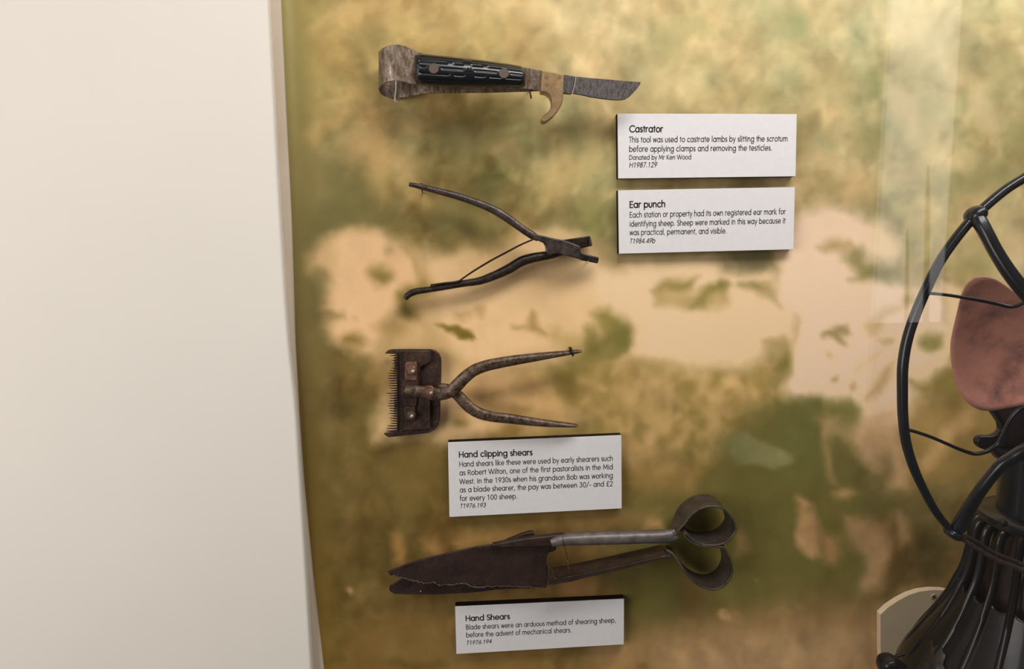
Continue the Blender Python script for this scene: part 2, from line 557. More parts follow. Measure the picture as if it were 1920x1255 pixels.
def vnoise(X, Y, cell, seed, stretch=1.0, ang=0.0):
    rs = np.random.RandomState(seed)
    g = rs.rand(96, 96)
    ca, sa = math.cos(ang), math.sin(ang)
    u = (X * ca + Y * sa) / cell + 200
    v = (-X * sa + Y * ca) / (cell * stretch) + 200
    iu, iv = np.floor(u).astype(int), np.floor(v).astype(int)
    fu, fv = u - iu, v - iv
    fu = fu * fu * (3 - 2 * fu)
    fv = fv * fv * (3 - 2 * fv)
    a = g[iv % 96, iu % 96]
    b = g[iv % 96, (iu + 1) % 96]
    c = g[(iv + 1) % 96, iu % 96]
    e = g[(iv + 1) % 96, (iu + 1) % 96]
    return (a * (1 - fu) + b * fu) * (1 - fv) + (c * (1 - fu) + e * fu) * fv


def fbm(X, Y, cell, seed, stretch=1.0, ang=0.0, octs=3):
    s, w, t = 0, 1.0, 0
    for k in range(octs):
        s = s + w * vnoise(X, Y, cell / 2 ** k, seed + k * 17, stretch, ang + 0.5 * k)
        t += w
        w *= 0.55
    return s / t


GX = [540, 700, 900, 1100, 1300, 1500, 1700, 1900]
GY = [0, 150, 300, 450, 600, 750, 900, 1050, 1200]
GC = [
    [(168, 148, 84), (205, 168, 102), (214, 178, 112), (230, 202, 142), (222, 198, 135), (222, 202, 142), (235, 215, 155), (228, 210, 148)],
    [(150, 132, 72), (182, 150, 88), (194, 165, 100), (216, 190, 132), (214, 188, 128), (206, 184, 126), (204, 186, 130), (208, 190, 132)],
    [(134, 116, 62), (160, 132, 78), (150, 130, 74), (178, 155, 98), (170, 150, 100), (186, 160, 108), (196, 176, 122), (180, 160, 106)],
    [(112, 94, 48), (124, 108, 56), (140, 118, 66), (165, 145, 90), (160, 140, 90), (180, 155, 105), (160, 142, 90), (188, 162, 114)],
    [(106, 88, 42), (122, 100, 50), (150, 122, 70), (138, 122, 64), (165, 140, 85), (168, 142, 94), (180, 152, 105), (168, 145, 98)],
    [(104, 84, 40), (108, 88, 40), (146, 114, 62), (148, 122, 64), (160, 132, 76), (118, 104, 56), (150, 125, 80), (130, 108, 62)],
    [(98, 78, 32), (98, 78, 34), (118, 94, 46), (118, 94, 48), (114, 92, 44), (98, 88, 46), (112, 92, 50), (106, 84, 42)],
    [(94, 72, 26), (90, 70, 30), (104, 80, 40), (104, 80, 42), (100, 78, 38), (90, 78, 40), (84, 66, 32), (90, 70, 36)],
    [(106, 82, 32), (100, 78, 36), (112, 88, 48), (118, 92, 50), (116, 90, 52), (124, 96, 60), (112, 88, 52), (100, 78, 44)],
]
# patches of the print: (outline in photo pixels, colour, softness, opacity)
PATCH = []


def pa(pts, col, blur=14, op=1.0, s=1.0, ox=0, oy=0):
    PATCH.append(([(ox + x / s, oy + y / s) for x, y in pts], col, blur, op))


def ell(cx, cy, rx, ry, col, blur=10, op=1.0, ang=0.0):
    ca, sa = math.cos(math.radians(ang)), math.sin(math.radians(ang))
    PATCH.append(([(cx + rx * math.cos(t) * ca - ry * math.sin(t) * sa, cy + rx * math.cos(t) * sa + ry * math.sin(t) * ca) for t in np.linspace(0, 2 * math.pi, 14)[:-1]], col, blur, op))


# pale grass stems, top left
pa([(578, 58), (600, 30), (640, 6), (700, 0), (700, 12), (650, 20), (612, 42), (590, 66)], (222, 184, 118), 9, .8)
pa([(650, 10), (668, 40), (676, 90), (700, 140), (730, 180), (738, 170), (712, 130), (694, 80), (680, 20)], (224, 186, 118), 9, .75)
pa([(690, 0), (740, 0), (760, 30), (720, 40)], (226, 190, 122), 12, .6)
pa([(570, 250), (600, 225), (640, 205), (640, 220), (600, 245), (585, 270)], (206, 166, 100), 10, .7)
pa([(645, 260), (700, 240), (740, 280), (790, 300), (770, 320), (700, 300), (650, 290)], (204, 166, 108), 14, .6)
ell(690, 70, 30, 30, (160, 138, 78), 14, .7)
ell(900, 60, 80, 20, (190, 164, 96), 20, .5)
ell(600, 110, 30, 50, (190, 156, 88), 20, .5)
pa([(690, 200), (710, 200), (716, 250), (740, 300), (730, 370), (712, 390), (702, 330), (700, 260)], (198, 160, 94), 8, .45)
ell(770, 240, 16, 14, (210, 172, 112), 10, .7)
ell(640, 340, 60, 40, (120, 108, 56), 24, .6)
ell(870, 260, 50, 30, (120, 108, 62), 18, .6)
ell(660, 400, 90, 40, (112, 100, 50), 20, .75)
ell(870, 400, 60, 40, (122, 108, 58), 18, .6)
ell(960, 290, 25, 20, (132, 116, 68), 12, .6)
ell(1110, 405, 30, 32, (136, 128, 70), 12, .7)
ell(1075, 260, 20, 30, (152, 138, 84), 12, .6)
pa([(930, 270), (945, 258), (965, 262), (980, 290), (975, 300), (955, 275), (925, 290)], (188, 154, 100), 9, .6)
pa([(1096, 240), (1118, 240), (1128, 300), (1108, 320), (1098, 280)], (206, 178, 118), 10, .6)
ell(1060, 330, 30, 20, (190, 160, 100), 12, .5)
# top centre/right mottles
for (x, y, rx, ry, c, op, an) in [
    (1180, 35, 12, 14, (186, 164, 104), .7, 0), (1245, 85, 22, 40, (186, 172, 110), .7, 10), (1310, 110, 20, 12, (196, 176, 112), .5, 0),
    (1300, 50, 40, 16, (200, 186, 118), .5, 0), (1470, 40, 40, 26, (184, 176, 116), .7, 20), (1500, 50, 16, 24, (166, 166, 106), .7, 0),
    (1420, 175, 36, 16, (180, 160, 98), .6, 20), (1255, 200, 30, 16, (182, 158, 100), .5, 0), (1080, 80, 30, 20, (196, 168, 104), .5, 0),
    (1020, 100, 26, 18, (190, 160, 96), .6, 20), (1640, 150, 14, 26, (150, 148, 88), .8, 0), (1628, 250, 26, 30, (146, 138, 86), .8, 0),
    (1570, 150, 30, 26, (186, 162, 104), .5, 0), (1535, 300, 40, 12, (212, 178, 124), .7, 0), (1560, 255, 30, 20, (206, 176, 120), .5, 30),
    (1500, 250, 20, 40, (170, 148, 92), .5, 0), (1600, 350, 40, 26, (206, 172, 122), .5, 0), (1560, 340, 26, 12, (160, 140, 84), .6, 0),
    (1735, 230, 26, 40, (192, 180, 124), .7, 20), (1720, 130, 30, 20, (196, 180, 118), .6, 30), (1806, 105, 10, 14, (196, 174, 112), .7, 0),
    (1885, 110, 16, 20, (178, 170, 108), .7, 0), (1900, 260, 20, 26, (160, 154, 96), .7, 0), (1830, 245, 16, 14, (178, 158, 98), .7, 0),
    (1870, 180, 16, 60, (188, 174, 118), .5, 10), (1860, 330, 50, 26, (140, 132, 80), .7, 0), (1800, 340, 14, 26, (150, 142, 86), .7, 0),
    (1745, 60, 40, 60, (250, 228, 174), .6, -30), (1670, 30, 40, 30, (246, 224, 168), .5, 0), (1700, 215, 20, 50, (236, 208, 152), .6, -25),
    (1850, 210, 12, 50, (226, 196, 150), .6, -25), (1795, 150, 20, 14, (238, 212, 158), .6, -30), (1030, 20, 60, 20, (244, 214, 152), .5, 0),
    (1250, 150, 50, 20, (230, 204, 144), .5, 0), (1700, 330, 30, 20, (222, 192, 138), .5, 0), (1880, 440, 20, 40, (206, 180, 126), .5, 20),
    (1840, 500, 40, 24, (152, 140, 82), .7, 0), (1895, 500, 30, 20, (232, 204, 160), .7, -40), (1800, 470, 14, 60, (190, 168, 114), .5, 15),
    (1810, 130, 60, 8, (216, 196, 138), .4, 45), (1540, 190, 60, 8, (220, 194, 136), .4, -35), (1360, 230, 40, 8, (196, 168, 112), .4, -35)]:
    ell(x, y, rx, ry, c, max(8, min(rx, ry) * .8), op, an)
# first sheep: head and body
S4 = dict(s=3.3917, ox=540, oy=330)
pa([(720, 470), (1000, 500), (1221, 530), (1221, 1255), (560, 1255), (590, 900), (700, 700), (800, 560)], (208, 168, 112), 22, .95, **S4)
pa([(120, 520), (290, 375), (420, 330), (600, 352), (660, 410), (760, 480), (830, 560), (820, 640), (740, 700), (690, 780), (680, 850), (600, 950), (580, 1010),
    (560, 1060), (560, 1130), (480, 1140), (400, 1100), (260, 1040), (235, 970), (270, 890), (240, 830), (215, 700), (200, 620), (130, 600)], (230, 184, 132), 13, 1, **S4)
pa([(110, 500), (290, 390), (300, 620), (200, 640), (120, 600)], (184, 150, 94), 14, .55, **S4)
ell(714, 517, 19, 16, (134, 110, 54), 10, .95)
ell(732, 475, 12, 7, (168, 138, 84), 7, .8)
ell(664, 634, 18, 15, (132, 106, 46), 10, .95)
ell(735, 614, 24, 17, (160, 126, 70), 12, .85)
ell(608, 517, 12, 13, (160, 128, 76), 9, .8)
ell(665, 592, 8, 5, (190, 150, 98), 6, .7)
pa([(745, 470), (800, 520), (840, 600), (880, 660), (830, 680), (812, 620), (780, 540)], (176, 142, 84), 7, .75, **S4)
pa([(240, 860), (330, 850), (340, 880), (240, 900)], (150, 122, 66), 7, .7, **S4)
pa([(700, 760), (760, 730), (800, 800), (840, 880), (780, 900), (690, 850)], (106, 88, 36), 10, .95, **S4)
pa([(740, 700), (900, 650), (1000, 690), (900, 720), (760, 770)], (130, 108, 50), 12, .7, **S4)
# long back of the first sheep and the ground of light wool right of it
pa([(800, 476), (900, 480), (1000, 440), (1040, 430), (1100, 450), (1170, 480), (1210, 500), (1260, 560), (1270, 640), (1210, 680), (1130, 690), (1090, 650),
    (1060, 690), (1000, 680), (960, 700), (1000, 760), (900, 820), (700, 820), (740, 700), (860, 690), (820, 600)], (232, 190, 138), 16, .95)
pa([(1000, 440), (1040, 426), (1095, 452), (1110, 500), (1030, 490)], (232, 196, 140), 8, .8)
pa([(960, 470), (860, 500), (840, 520), (900, 520), (1000, 500)], (200, 162, 104), 14, .6)
pa([(820, 606), (862, 611), (880, 620), (889, 636), (884, 644), (868, 638), (848, 626)], (122, 98, 32), 4, .95)
ell(868, 590, 18, 8, (178, 138, 88), 8, .8)
ell(901, 584, 8, 9, (172, 134, 82), 6, .8)
pa([(960, 610), (985, 606), (1000, 585), (1010, 588), (1014, 612), (1022, 626), (1004, 622), (990, 614), (960, 618)], (164, 130, 76), 6, .85)
pa([(1020, 622), (1050, 606), (1052, 625), (1080, 630), (1100, 650), (1080, 668), (1040, 650)], (186, 152, 92), 8, .8)
pa([(1110, 590), (1140, 570), (1176, 600), (1190, 620), (1194, 640), (1182, 662), (1150, 680), (1110, 700), (1070, 712), (1060, 690), (1096, 660), (1096, 620), (1112, 640), (1126, 625)], (134, 118, 56), 10, .9)
ell(1162, 632, 24, 20, (116, 106, 48), 10, .7)
ell(1108, 640, 10, 24, (126, 108, 50), 8, .7)
ell(1060, 720, 50, 26, (124, 102, 46), 14, .75)
ell(1062, 690, 20, 24, (130, 110, 54), 12, .6)
# behind the clippers
pa([(860, 690), (940, 680), (1010, 700), (1060, 740), (1080, 800), (1000, 812), (900, 800), (860, 760)], (204, 160, 104), 16, .8)
for (x, y, rx, ry, c, op) in [(930, 740, 20, 8, (158, 122, 70), .7), (985, 728, 24, 12, (160, 124, 72), .7), (960, 765, 36, 10, (140, 106, 54), .6), (862, 786, 12, 9, (136, 108, 50), .9),
                              (1070, 730, 18, 14, (120, 96, 44), .6), (960, 800, 20, 14, (128, 98, 44), .7), (905, 760, 14, 24, (176, 136, 84), .6)]:
    ell(x, y, rx, ry, c, 9, op)
# second sheep
S5 = dict(s=3.1375, ox=1100, oy=450)
pa([(-60, 160), (150, 160), (300, 120), (560, 100), (760, 120), (900, 150), (1100, 160), (1200, 60), (1400, 60), (1400, 800), (1190, 760), (1080, 640), (1020, 700), (900, 740), (640, 740), (420, 700),
    (330, 660), (290, 520), (200, 420), (60, 340)], (237, 201, 155), 16, 1, **S5)
pa([(60, 40), (180, 60), (200, 190), (150, 200), (90, 130)], (164, 140, 88), 10, .7, **S5)
pa([(760, 140), (900, 80), (1110, 70), (1100, 150), (980, 165), (860, 180), (780, 180)], (134, 118, 80), 11, .85, **S5)
ell(1410, 480, 34, 12, (108, 100, 64), 10, .8)
pa([(380, 290), (440, 230), (520, 210), (640, 225), (620, 270), (520, 300), (420, 310)], (150, 128, 66), 8, .9, **S5)
pa([(390, 300), (540, 290), (690, 300), (830, 240), (860, 280), (840, 400), (620, 410), (400, 385)], (184, 154, 96), 9, .8, **S5)
pa([(720, 260), (790, 240), (850, 270), (830, 300), (740, 330), (700, 380), (620, 385), (650, 330)], (136, 120, 60), 8, .85, **S5)
pa([(900, 240), (1000, 235), (1090, 250), (1140, 300), (1140, 395), (1060, 330), (980, 290), (910, 275)], (150, 128, 74), 8, .85, **S5)
pa([(1100, 150), (1145, 180), (1145, 260), (1110, 250)], (160, 138, 90), 8, .7, **S5)
pa([(1040, 610), (1150, 590), (1210, 620), (1230, 680), (1200, 800), (1200, 960), (1100, 1000), (1060, 900), (1110, 800), (1090, 680)], (156, 132, 78), 11, .85, **S5)
ell(1472, 685, 15, 14, (112, 100, 46), 8, .95)
ell(1492, 610, 12, 34, (176, 146, 98), 9, .7)
# legs and mottled grass below
pa([(330, 720), (640, 775), (1050, 790), (1080, 980), (860, 1060), (800, 1255), (200, 1255), (100, 1180), (0, 1140), (0, 740), (120, 740)], (182, 146, 90), 16, .75, **S5)
for i in range(150):
    x, y = RNG.uniform(1080, 1470), RNG.uniform(702, 870)
    r = RNG.uniform(4, 13)
    dk = (y - 690) / 170
    if RNG.rand() < .6:
        c = (146 - 30 * dk, 120 - 22 * dk, 60 - 12 * dk)
    else:
        c = (208 - 34 * dk, 170 - 34 * dk, 114 - 26 * dk)
    ell(x, y, r, r * RNG.uniform(.8, 1.8), c, 7, .6, RNG.uniform(-30, 30))
# third sheep
S6 = dict(s=2.9875, ox=1400, oy=380)
pa([(260, 120), (330, 60), (420, 30), (500, 15), (620, 50), (740, 110), (820, 200), (860, 300), (900, 470), (960, 480), (1080, 500), (1120, 700), (1100, 900), (1000, 1100), (880, 1255), (640, 1255), (640, 1140), (590, 1095), (520, 1120),
    (400, 1095), (250, 1095), (225, 1030), (260, 900), (300, 760), (280, 640), (190, 560), (200, 300)], (238, 204, 168), 13, 1, **S6)
pa([(700, 110), (830, 200), (860, 330), (820, 350), (720, 330)], (226, 196, 144), 9, .7, **S6)
pa([(400, 240), (470, 205), (570, 215), (600, 250), (500, 265), (420, 265)], (168, 140, 86), 8, .8, **S6)
pa([(540, 270), (640, 250), (700, 330), (840, 340), (870, 300), (900, 440), (800, 470), (700, 450), (580, 440), (640, 400), (560, 330)], (146, 132, 80), 9, .85, **S6)
ell(1642, 512, 28, 10, (120, 112, 66), 8, .8)
ell(1590, 478, 10, 6, (206, 172, 124), 5, .6)
pa([(420, 735), (500, 705), (580, 690), (580, 720), (540, 740), (556, 785), (530, 785), (500, 755), (430, 755)], (158, 132, 84), 6, .9, **S6)
ell(1553, 668, 8, 8, (186, 152, 104), 6, .7)
ell(1566, 718, 9, 9, (164, 134, 88), 6, .85)
ell(1604, 726, 8, 8, (168, 138, 90), 6, .8)
pa([(620, 960), (700, 860), (760, 810), (750, 850), (680, 930), (640, 980)], (186, 156, 108), 8, .8, **S6)
pa([(660, 1120), (690, 1030), (760, 940), (830, 870), (830, 960), (760, 1060), (700, 1130)], (170, 138, 90), 9, .85, **S6)
pa([(660, 680), (760, 590), (850, 560), (900, 580), (800, 640), (740, 740), (690, 740)], (196, 162, 112), 9, .8, **S6)
ell(1704, 558, 13, 12, (150, 130, 76), 7, .8)
ell(1664, 637, 12, 8, (164, 134, 88), 6, .8)
ell(1745, 640, 26, 18, (134, 120, 62), 9, .9)
ell(1735, 700, 30, 8, (226, 190, 144), 7, .8, -15)
pa([(1766, 535), (1800, 540), (1797, 630), (1778, 682), (1730, 709), (1698, 704), (1698, 692), (1738, 684), (1764, 655), (1772, 610)], (232, 197, 150), 7, .9)
pa([(1700, 712), (1740, 716), (1780, 690), (1800, 640), (1830, 700), (1790, 740), (1730, 745)], (128, 108, 52), 9, .85)
pa([(1700, 750), (1800, 740), (1880, 760), (1880, 840), (1800, 900), (1720, 900), (1690, 800)], (140, 110, 58), 18, .75)
pa([(1730, 860), (1790, 790), (1820, 770), (1820, 800), (1770, 850), (1740, 880)], (182, 142, 94), 9, .7)
pa([(430, 1170), (480, 1130), (590, 1110), (640, 1160), (640, 1220), (540, 1240), (440, 1220)], (112, 106, 54), 10, .9, **S6)
pa([(180, 1110), (260, 1090), (400, 1120), (420, 1255), (180, 1255)], (104, 98, 50), 10, .85, **S6)
ell(1460, 790, 40, 40, (112, 104, 54), 20, .6)
# legs and dark pool, lower right
S8 = dict(s=2.6426, ox=1160, oy=780)
pa([(560, 110), (640, 20), (760, -20), (980, -50), (1030, 60), (1040, 250), (1070, 350), (1120, 480), (1240, 640), (1260, 860), (1000, 900), (640, 960), (300, 1040), (0, 1060), (0, 470), (120, 400), (330, 380), (430, 290), (500, 170)], (96, 86, 42), 30, .92, **S8)
ell(1500, 830, 60, 70, (100, 96, 50), 24, .7)
pa([(60, 280), (150, 240), (330, 230), (400, 260), (340, 370), (130, 385)], (160, 124, 72), 12, .6, **S8)
pa([(880, 400), (930, 430), (975, 520), (1005, 590), (1000, 690), (950, 705), (890, 660), (870, 540)], (164, 126, 84), 7, .95, **S8)
ell(1508, 963, 12, 7, (120, 98, 52), 6, .6)
pa([(1010, 570), (1100, 590), (1110, 680), (1080, 735), (1020, 735)], (144, 110, 68), 8, .9, **S8)
pa([(990, 20), (1040, 60), (1060, 200), (1075, 330), (1040, 320), (1020, 180)], (166, 132, 88), 7, .7, **S8)
pa([(1050, 370), (1120, 350), (1190, 390), (1130, 430), (1080, 420)], (156, 122, 80), 8, .85, **S8)
pa([(1120, 500), (1230, 520), (1330, 560), (1345, 680), (1310, 830), (1210, 870), (1215, 700), (1150, 640)], (158, 122, 82), 10, .85, **S8)
pa([(960, 0), (1100, 20), (1140, 90), (1060, 120)], (168, 136, 92), 12, .7, **S8)
pa([(1140, 120), (1180, 0), (1380, -60), (1400, 120), (1420, 330), (1360, 360), (1330, 220), (1240, 260), (1180, 200)], (180, 142, 102), 12, .8, **S8)
pa([(1060, 150), (1150, 130), (1180, 300), (1130, 350), (1070, 300)], (94, 84, 42), 12, .8, **S8)
pa([(1130, 440), (1200, 400), (1380, 380), (1440, 480), (1300, 500), (1150, 480)], (84, 76, 36), 12, .8, **S8)
pa([(1380, 480), (1440, 520), (1430, 640), (1380, 650)], (150, 116, 74), 8, .8, **S8)
pa([(575, 590), (615, 565), (640, 670), (600, 675)], (150, 116, 74), 8, .8, **S8)
pa([(300, 790), (420, 800), (430, 900), (400, 980), (330, 960)], (116, 86, 48), 10, .7, **S8)
pa([(480, 130), (580, 100), (640, 110), (620, 200), (660, 250), (560, 250)], (108, 100, 56), 6, .5, **S8)
pa([(1372, 830), (1400, 815), (1440, 838), (1480, 852), (1478, 868), (1440, 880), (1395, 872), (1375, 855)], (124, 118, 76), 4, .75)  # pale blot of glass reflection, painted into the print
pa([(1350, 1143), (1355, 1142), (1372, 1165), (1368, 1169), (1352, 1160)], (164, 130, 86), 3, .85)
ell(1421, 1096, 3, 3, (140, 116, 74), 2, .8)
pa([(-120, 1090), (300, 1030), (640, 990), (1000, 940), (1260, 960), (1600, 1000), (1600, 1500), (-120, 1500)], (140, 108, 68), 22, .85, **S8)
pa([(200, 1130), (640, 1080), (1000, 1060), (1230, 1070), (1240, 1500), (200, 1500)], (158, 126, 88), 26, .8, **S8)
ell(1290, 1220, 12, 9, (150, 112, 70), 8, .7)
ell(1205, 1250, 10, 7, (92, 76, 30), 6, .7)
# left side and bottom
ell(655, 1107, 8, 6, (158, 122, 76), 4, .95)
pa([(728, 1008), (742, 996), (756, 1004), (764, 1035), (752, 1060), (736, 1052)], (146, 108, 58), 7, .85)
pa([(795, 1012), (818, 1004), (834, 1020), (830, 1042), (806, 1040)], (144, 106, 58), 8, .85)
pa([(850, 1010), (900, 996), (980, 1002), (1010, 1016), (960, 1026), (900, 1028), (860, 1036)], (150, 112, 64), 9, .8)
pa([(1120, 972), (1180, 960), (1240, 955), (1240, 985), (1180, 996)], (140, 106, 62), 9, .5)
pa([(1215, 975), (1240, 975), (1240, 992), (1205, 994)], (170, 132, 86), 8, .8)
pa([(1036, 1070), (1100, 1060), (1120, 1105), (1080, 1118), (1060, 1116)], (140, 102, 62), 9, .85)
pa([(740, 850), (790, 830), (830, 860), (800, 940), (760, 960), (740, 900)], (118, 94, 44), 14, .6)
pa([(600, 690), (616, 700), (622, 800), (610, 900), (598, 900), (604, 800)], (132, 108, 60), 9, .4)
pa([(640, 1180), (760, 1150), (900, 1170), (1000, 1190), (1000, 1300), (600, 1300)], (122, 92, 46), 20, .6)
ell(860, 1170, 24, 10, (140, 104, 58), 8, .7)
ell(720, 1152, 26, 6, (140, 104, 56), 7, .6)
ell(780, 1248, 60, 8, (84, 66, 26), 8, .7)
ell(620, 1245, 30, 8, (82, 62, 22), 8, .6)
for (x, y, rx, ry, c, op) in [(700, 700, 30, 10, (128, 100, 48), .5), (662, 690, 30, 20, (114, 96, 44), .6), (600, 660, 26, 50, (130, 108, 56), .5), (575, 560, 16, 26, (112, 98, 48), .6), (598, 530, 16, 20, (104, 96, 48), .5),
                              (720, 715, 26, 9, (150, 116, 62), .6), (680, 672, 30, 12, (150, 120, 66), .5)]:
    ell(x, y, rx, ry, c, 12, op)


# light reaching the print, measured on a plain grey sheet in this scene: dividing by it turns the colours seen in the
# photograph into ink tones, which keep whatever light or shade these lamps lack
EX = [600, 750, 900, 1100, 1300, 1500, 1700, 1890]
EY = [10, 150, 300, 450, 600, 750, 900, 1050, 1200, 1245]
EV = [
  [(1.155, 1.113, 1.053), (1.189, 1.146, 1.087), (1.243, 1.202, 1.140), (1.307, 1.265, 1.199), (1.361, 1.317, 1.247), (1.392, 1.346, 1.279), (1.401, 1.355, 1.288), (1.392, 1.349, 1.279)],
  [(1.108, 1.063, 1.011), (1.115, 1.073, 1.020), (1.149, 1.106, 1.052), (1.184, 1.141, 1.086), (1.217, 1.173, 1.116), (1.233, 1.188, 1.132), (1.228, 1.184, 1.127), (1.209, 1.166, 1.110)],
  [(1.047, 1.004, 0.956), (1.038, 0.998, 0.949), (1.050, 1.010, 0.961), (1.068, 1.028, 0.977), (1.080, 1.040, 0.989), (1.083, 1.044, 0.993), (1.069, 1.029, 0.980), (1.039, 1.001, 0.954)],
  [(0.988, 0.947, 0.899), (0.965, 0.929, 0.883), (0.959, 0.923, 0.876), (0.958, 0.922, 0.877), (0.959, 0.923, 0.877), (0.951, 0.916, 0.870), (0.929, 0.894, 0.852), (0.897, 0.863, 0.822)],
  [(0.926, 0.887, 0.842), (0.892, 0.857, 0.814), (0.879, 0.845, 0.804), (0.869, 0.835, 0.794), (0.856, 0.824, 0.783), (0.839, 0.807, 0.767), (0.812, 0.781, 0.743), (0.780, 0.750, 0.714)],
  [(0.857, 0.821, 0.778), (0.821, 0.788, 0.749), (0.804, 0.772, 0.733), (0.783, 0.752, 0.714), (0.767, 0.737, 0.700), (0.744, 0.716, 0.679), (0.710, 0.683, 0.648), (0.679, 0.654, 0.621)],
  [(0.785, 0.753, 0.712), (0.753, 0.723, 0.686), (0.735, 0.705, 0.670), (0.711, 0.682, 0.648), (0.686, 0.658, 0.625), (0.659, 0.632, 0.601), (0.626, 0.602, 0.572), (0.593, 0.571, 0.542)],
  [(0.722, 0.692, 0.656), (0.694, 0.665, 0.631), (0.673, 0.645, 0.612), (0.645, 0.619, 0.588), (0.616, 0.592, 0.562), (0.588, 0.564, 0.536), (0.556, 0.534, 0.507), (0.524, 0.503, 0.478)],
  [(0.665, 0.636, 0.605), (0.639, 0.612, 0.582), (0.613, 0.588, 0.558), (0.586, 0.561, 0.533), (0.556, 0.534, 0.507), (0.526, 0.505, 0.479), (0.496, 0.476, 0.452), (0.464, 0.445, 0.423)],
  [(0.647, 0.619, 0.589), (0.622, 0.595, 0.566), (0.596, 0.570, 0.544), (0.566, 0.542, 0.517), (0.537, 0.514, 0.490), (0.509, 0.487, 0.464), (0.477, 0.456, 0.435), (0.449, 0.430, 0.409)],
]


def shade_of(X, Y):
    gx, gy, gv = np.array(EX, float), np.array(EY, float), np.array(EV)
    x, y = np.clip(X, gx[0], gx[-1]), np.clip(Y, gy[0], gy[-1])
    ix = np.clip(np.searchsorted(gx, x, side='right') - 1, 0, len(gx) - 2)
    iy = np.clip(np.searchsorted(gy, y, side='right') - 1, 0, len(gy) - 2)
    fx = ((x - gx[ix]) / (gx[ix + 1] - gx[ix]))[:, None]
    fy = ((y - gy[iy]) / (gy[iy + 1] - gy[iy]))[:, None]
    return (gv[iy, ix] * (1 - fx) + gv[iy, ix + 1] * fx) * (1 - fy) + (gv[iy + 1, ix] * (1 - fx) + gv[iy + 1, ix + 1] * fx) * fy


def paint(X, Y):
    wx = (fbm(X, Y, 46, 5) - .5) * 24 + (fbm(X, Y, 16, 9) - .5) * 5
    wy = (fbm(X, Y, 46, 6) - .5) * 24 + (fbm(X, Y, 16, 10) - .5) * 5
    xw, yw = X + wx, Y + wy
    gx = np.clip(X, GX[0], GX[-1])
    gy = np.clip(Y, GY[0], GY[-1])
    ix = np.clip(np.searchsorted(GX, gx, side='right') - 1, 0, len(GX) - 2)
    iy = np.clip(np.searchsorted(GY, gy, side='right') - 1, 0, len(GY) - 2)
    gxa, gya, gc = np.array(GX, float), np.array(GY, float), np.array(GC, float)
    fx = (gx - gxa[ix]) / (gxa[ix + 1] - gxa[ix])
    fy = (gy - gya[iy]) / (gya[iy + 1] - gya[iy])
    fx, fy = fx * fx * (3 - 2 * fx), fy * fy * (3 - 2 * fy)
    col = gc[iy, ix] * ((1 - fx) * (1 - fy))[:, None] + gc[iy, ix + 1] * (fx * (1 - fy))[:, None] + gc[iy + 1, ix] * ((1 - fx) * fy)[:, None] + gc[iy + 1, ix + 1] * (fx * fy)[:, None]
    # mottled grass
    amp = np.interp(Y, [0, 330, 450, 700, 900, 1255], [30, 30, 22, 22, 14, 16])
    amp = amp * np.interp(X, [560, 640], [.25, 1])
    n1 = fbm(X + wx, Y + wy, 30, 31, 1.9, -.5, 3) - .5
    n3 = fbm(X + wx, Y + wy, 22, 61, 1.6, .6, 3) - .5
    n2 = fbm(X, Y, 90, 41, 1.2, .3, 3) - .5
    nn = np.clip(n1 * 2.2 + n3 * 1.7 + n2 * 2.0, -1.6, 1.5)
    col = col + (amp * nn)[:, None] * np.array([1.0, .88, .72])
    gr = (fbm(X, Y, 70, 77, 1.0, 0, 3) - .5) * 2
    col = col + (amp * .5 * gr)[:, None] * np.array([-.8, .1, .25])
    for pts, c, blur, op in PATCH:
        m = poly_mask(xw, yw, pts, blur) * op
        col = col * (1 - m[:, None]) + np.array(c, float) * m[:, None]
    # broken tone wherever the print is not bare wool
    lum = col.mean(1)
    am = 15 * np.clip((205 - lum) / 70, 0, 1) * np.clip((lum - 72) / 40, .22, 1) * np.interp(X, [570, 680], [.35, 1]) * np.interp(Y, [0, 380, 480, 1255], [.6, .6, 1, 1])
    q = (fbm(X + wx, Y + wy, 26, 131, 1.5, -.3, 3) - .5) * 2.6 + (fbm(X, Y, 60, 141, 1.2, .4, 2) - .5) * 1.6
    col = col + (am * np.clip(q, -1.2, 1.6))[:, None] * np.array([1.05, .85, .62])
    # fine grain over the wool and the ground
    f = (fbm(X, Y, 24, 55, 1.0, .2, 3) - .5) * np.interp(Y, [0, 700, 1255], [9, 7, 10])
    col = col + f[:, None] * np.array([1, .95, .8])
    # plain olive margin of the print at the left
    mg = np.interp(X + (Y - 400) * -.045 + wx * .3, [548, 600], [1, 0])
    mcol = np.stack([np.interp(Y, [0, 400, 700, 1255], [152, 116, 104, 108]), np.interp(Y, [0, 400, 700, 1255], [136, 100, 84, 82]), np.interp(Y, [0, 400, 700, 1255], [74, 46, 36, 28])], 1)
    hl = np.exp(-((X - (541 + (Y) * .045)) / 9.0) ** 2) * np.interp(Y, [0, 250, 420], [1, .5, 0])  # paler band paints in the light on the curved sheet edge
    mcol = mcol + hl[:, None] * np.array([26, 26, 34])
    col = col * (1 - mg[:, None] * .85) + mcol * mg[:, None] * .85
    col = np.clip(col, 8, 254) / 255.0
    l = np.where(col <= .04045, col / 12.92, ((col + .055) / 1.055) ** 2.4)
    l = l / shade_of(X, Y)
    l = l * np.minimum(1.0, .93 / l.max(1))[:, None]
    return np.maximum(l, .003)


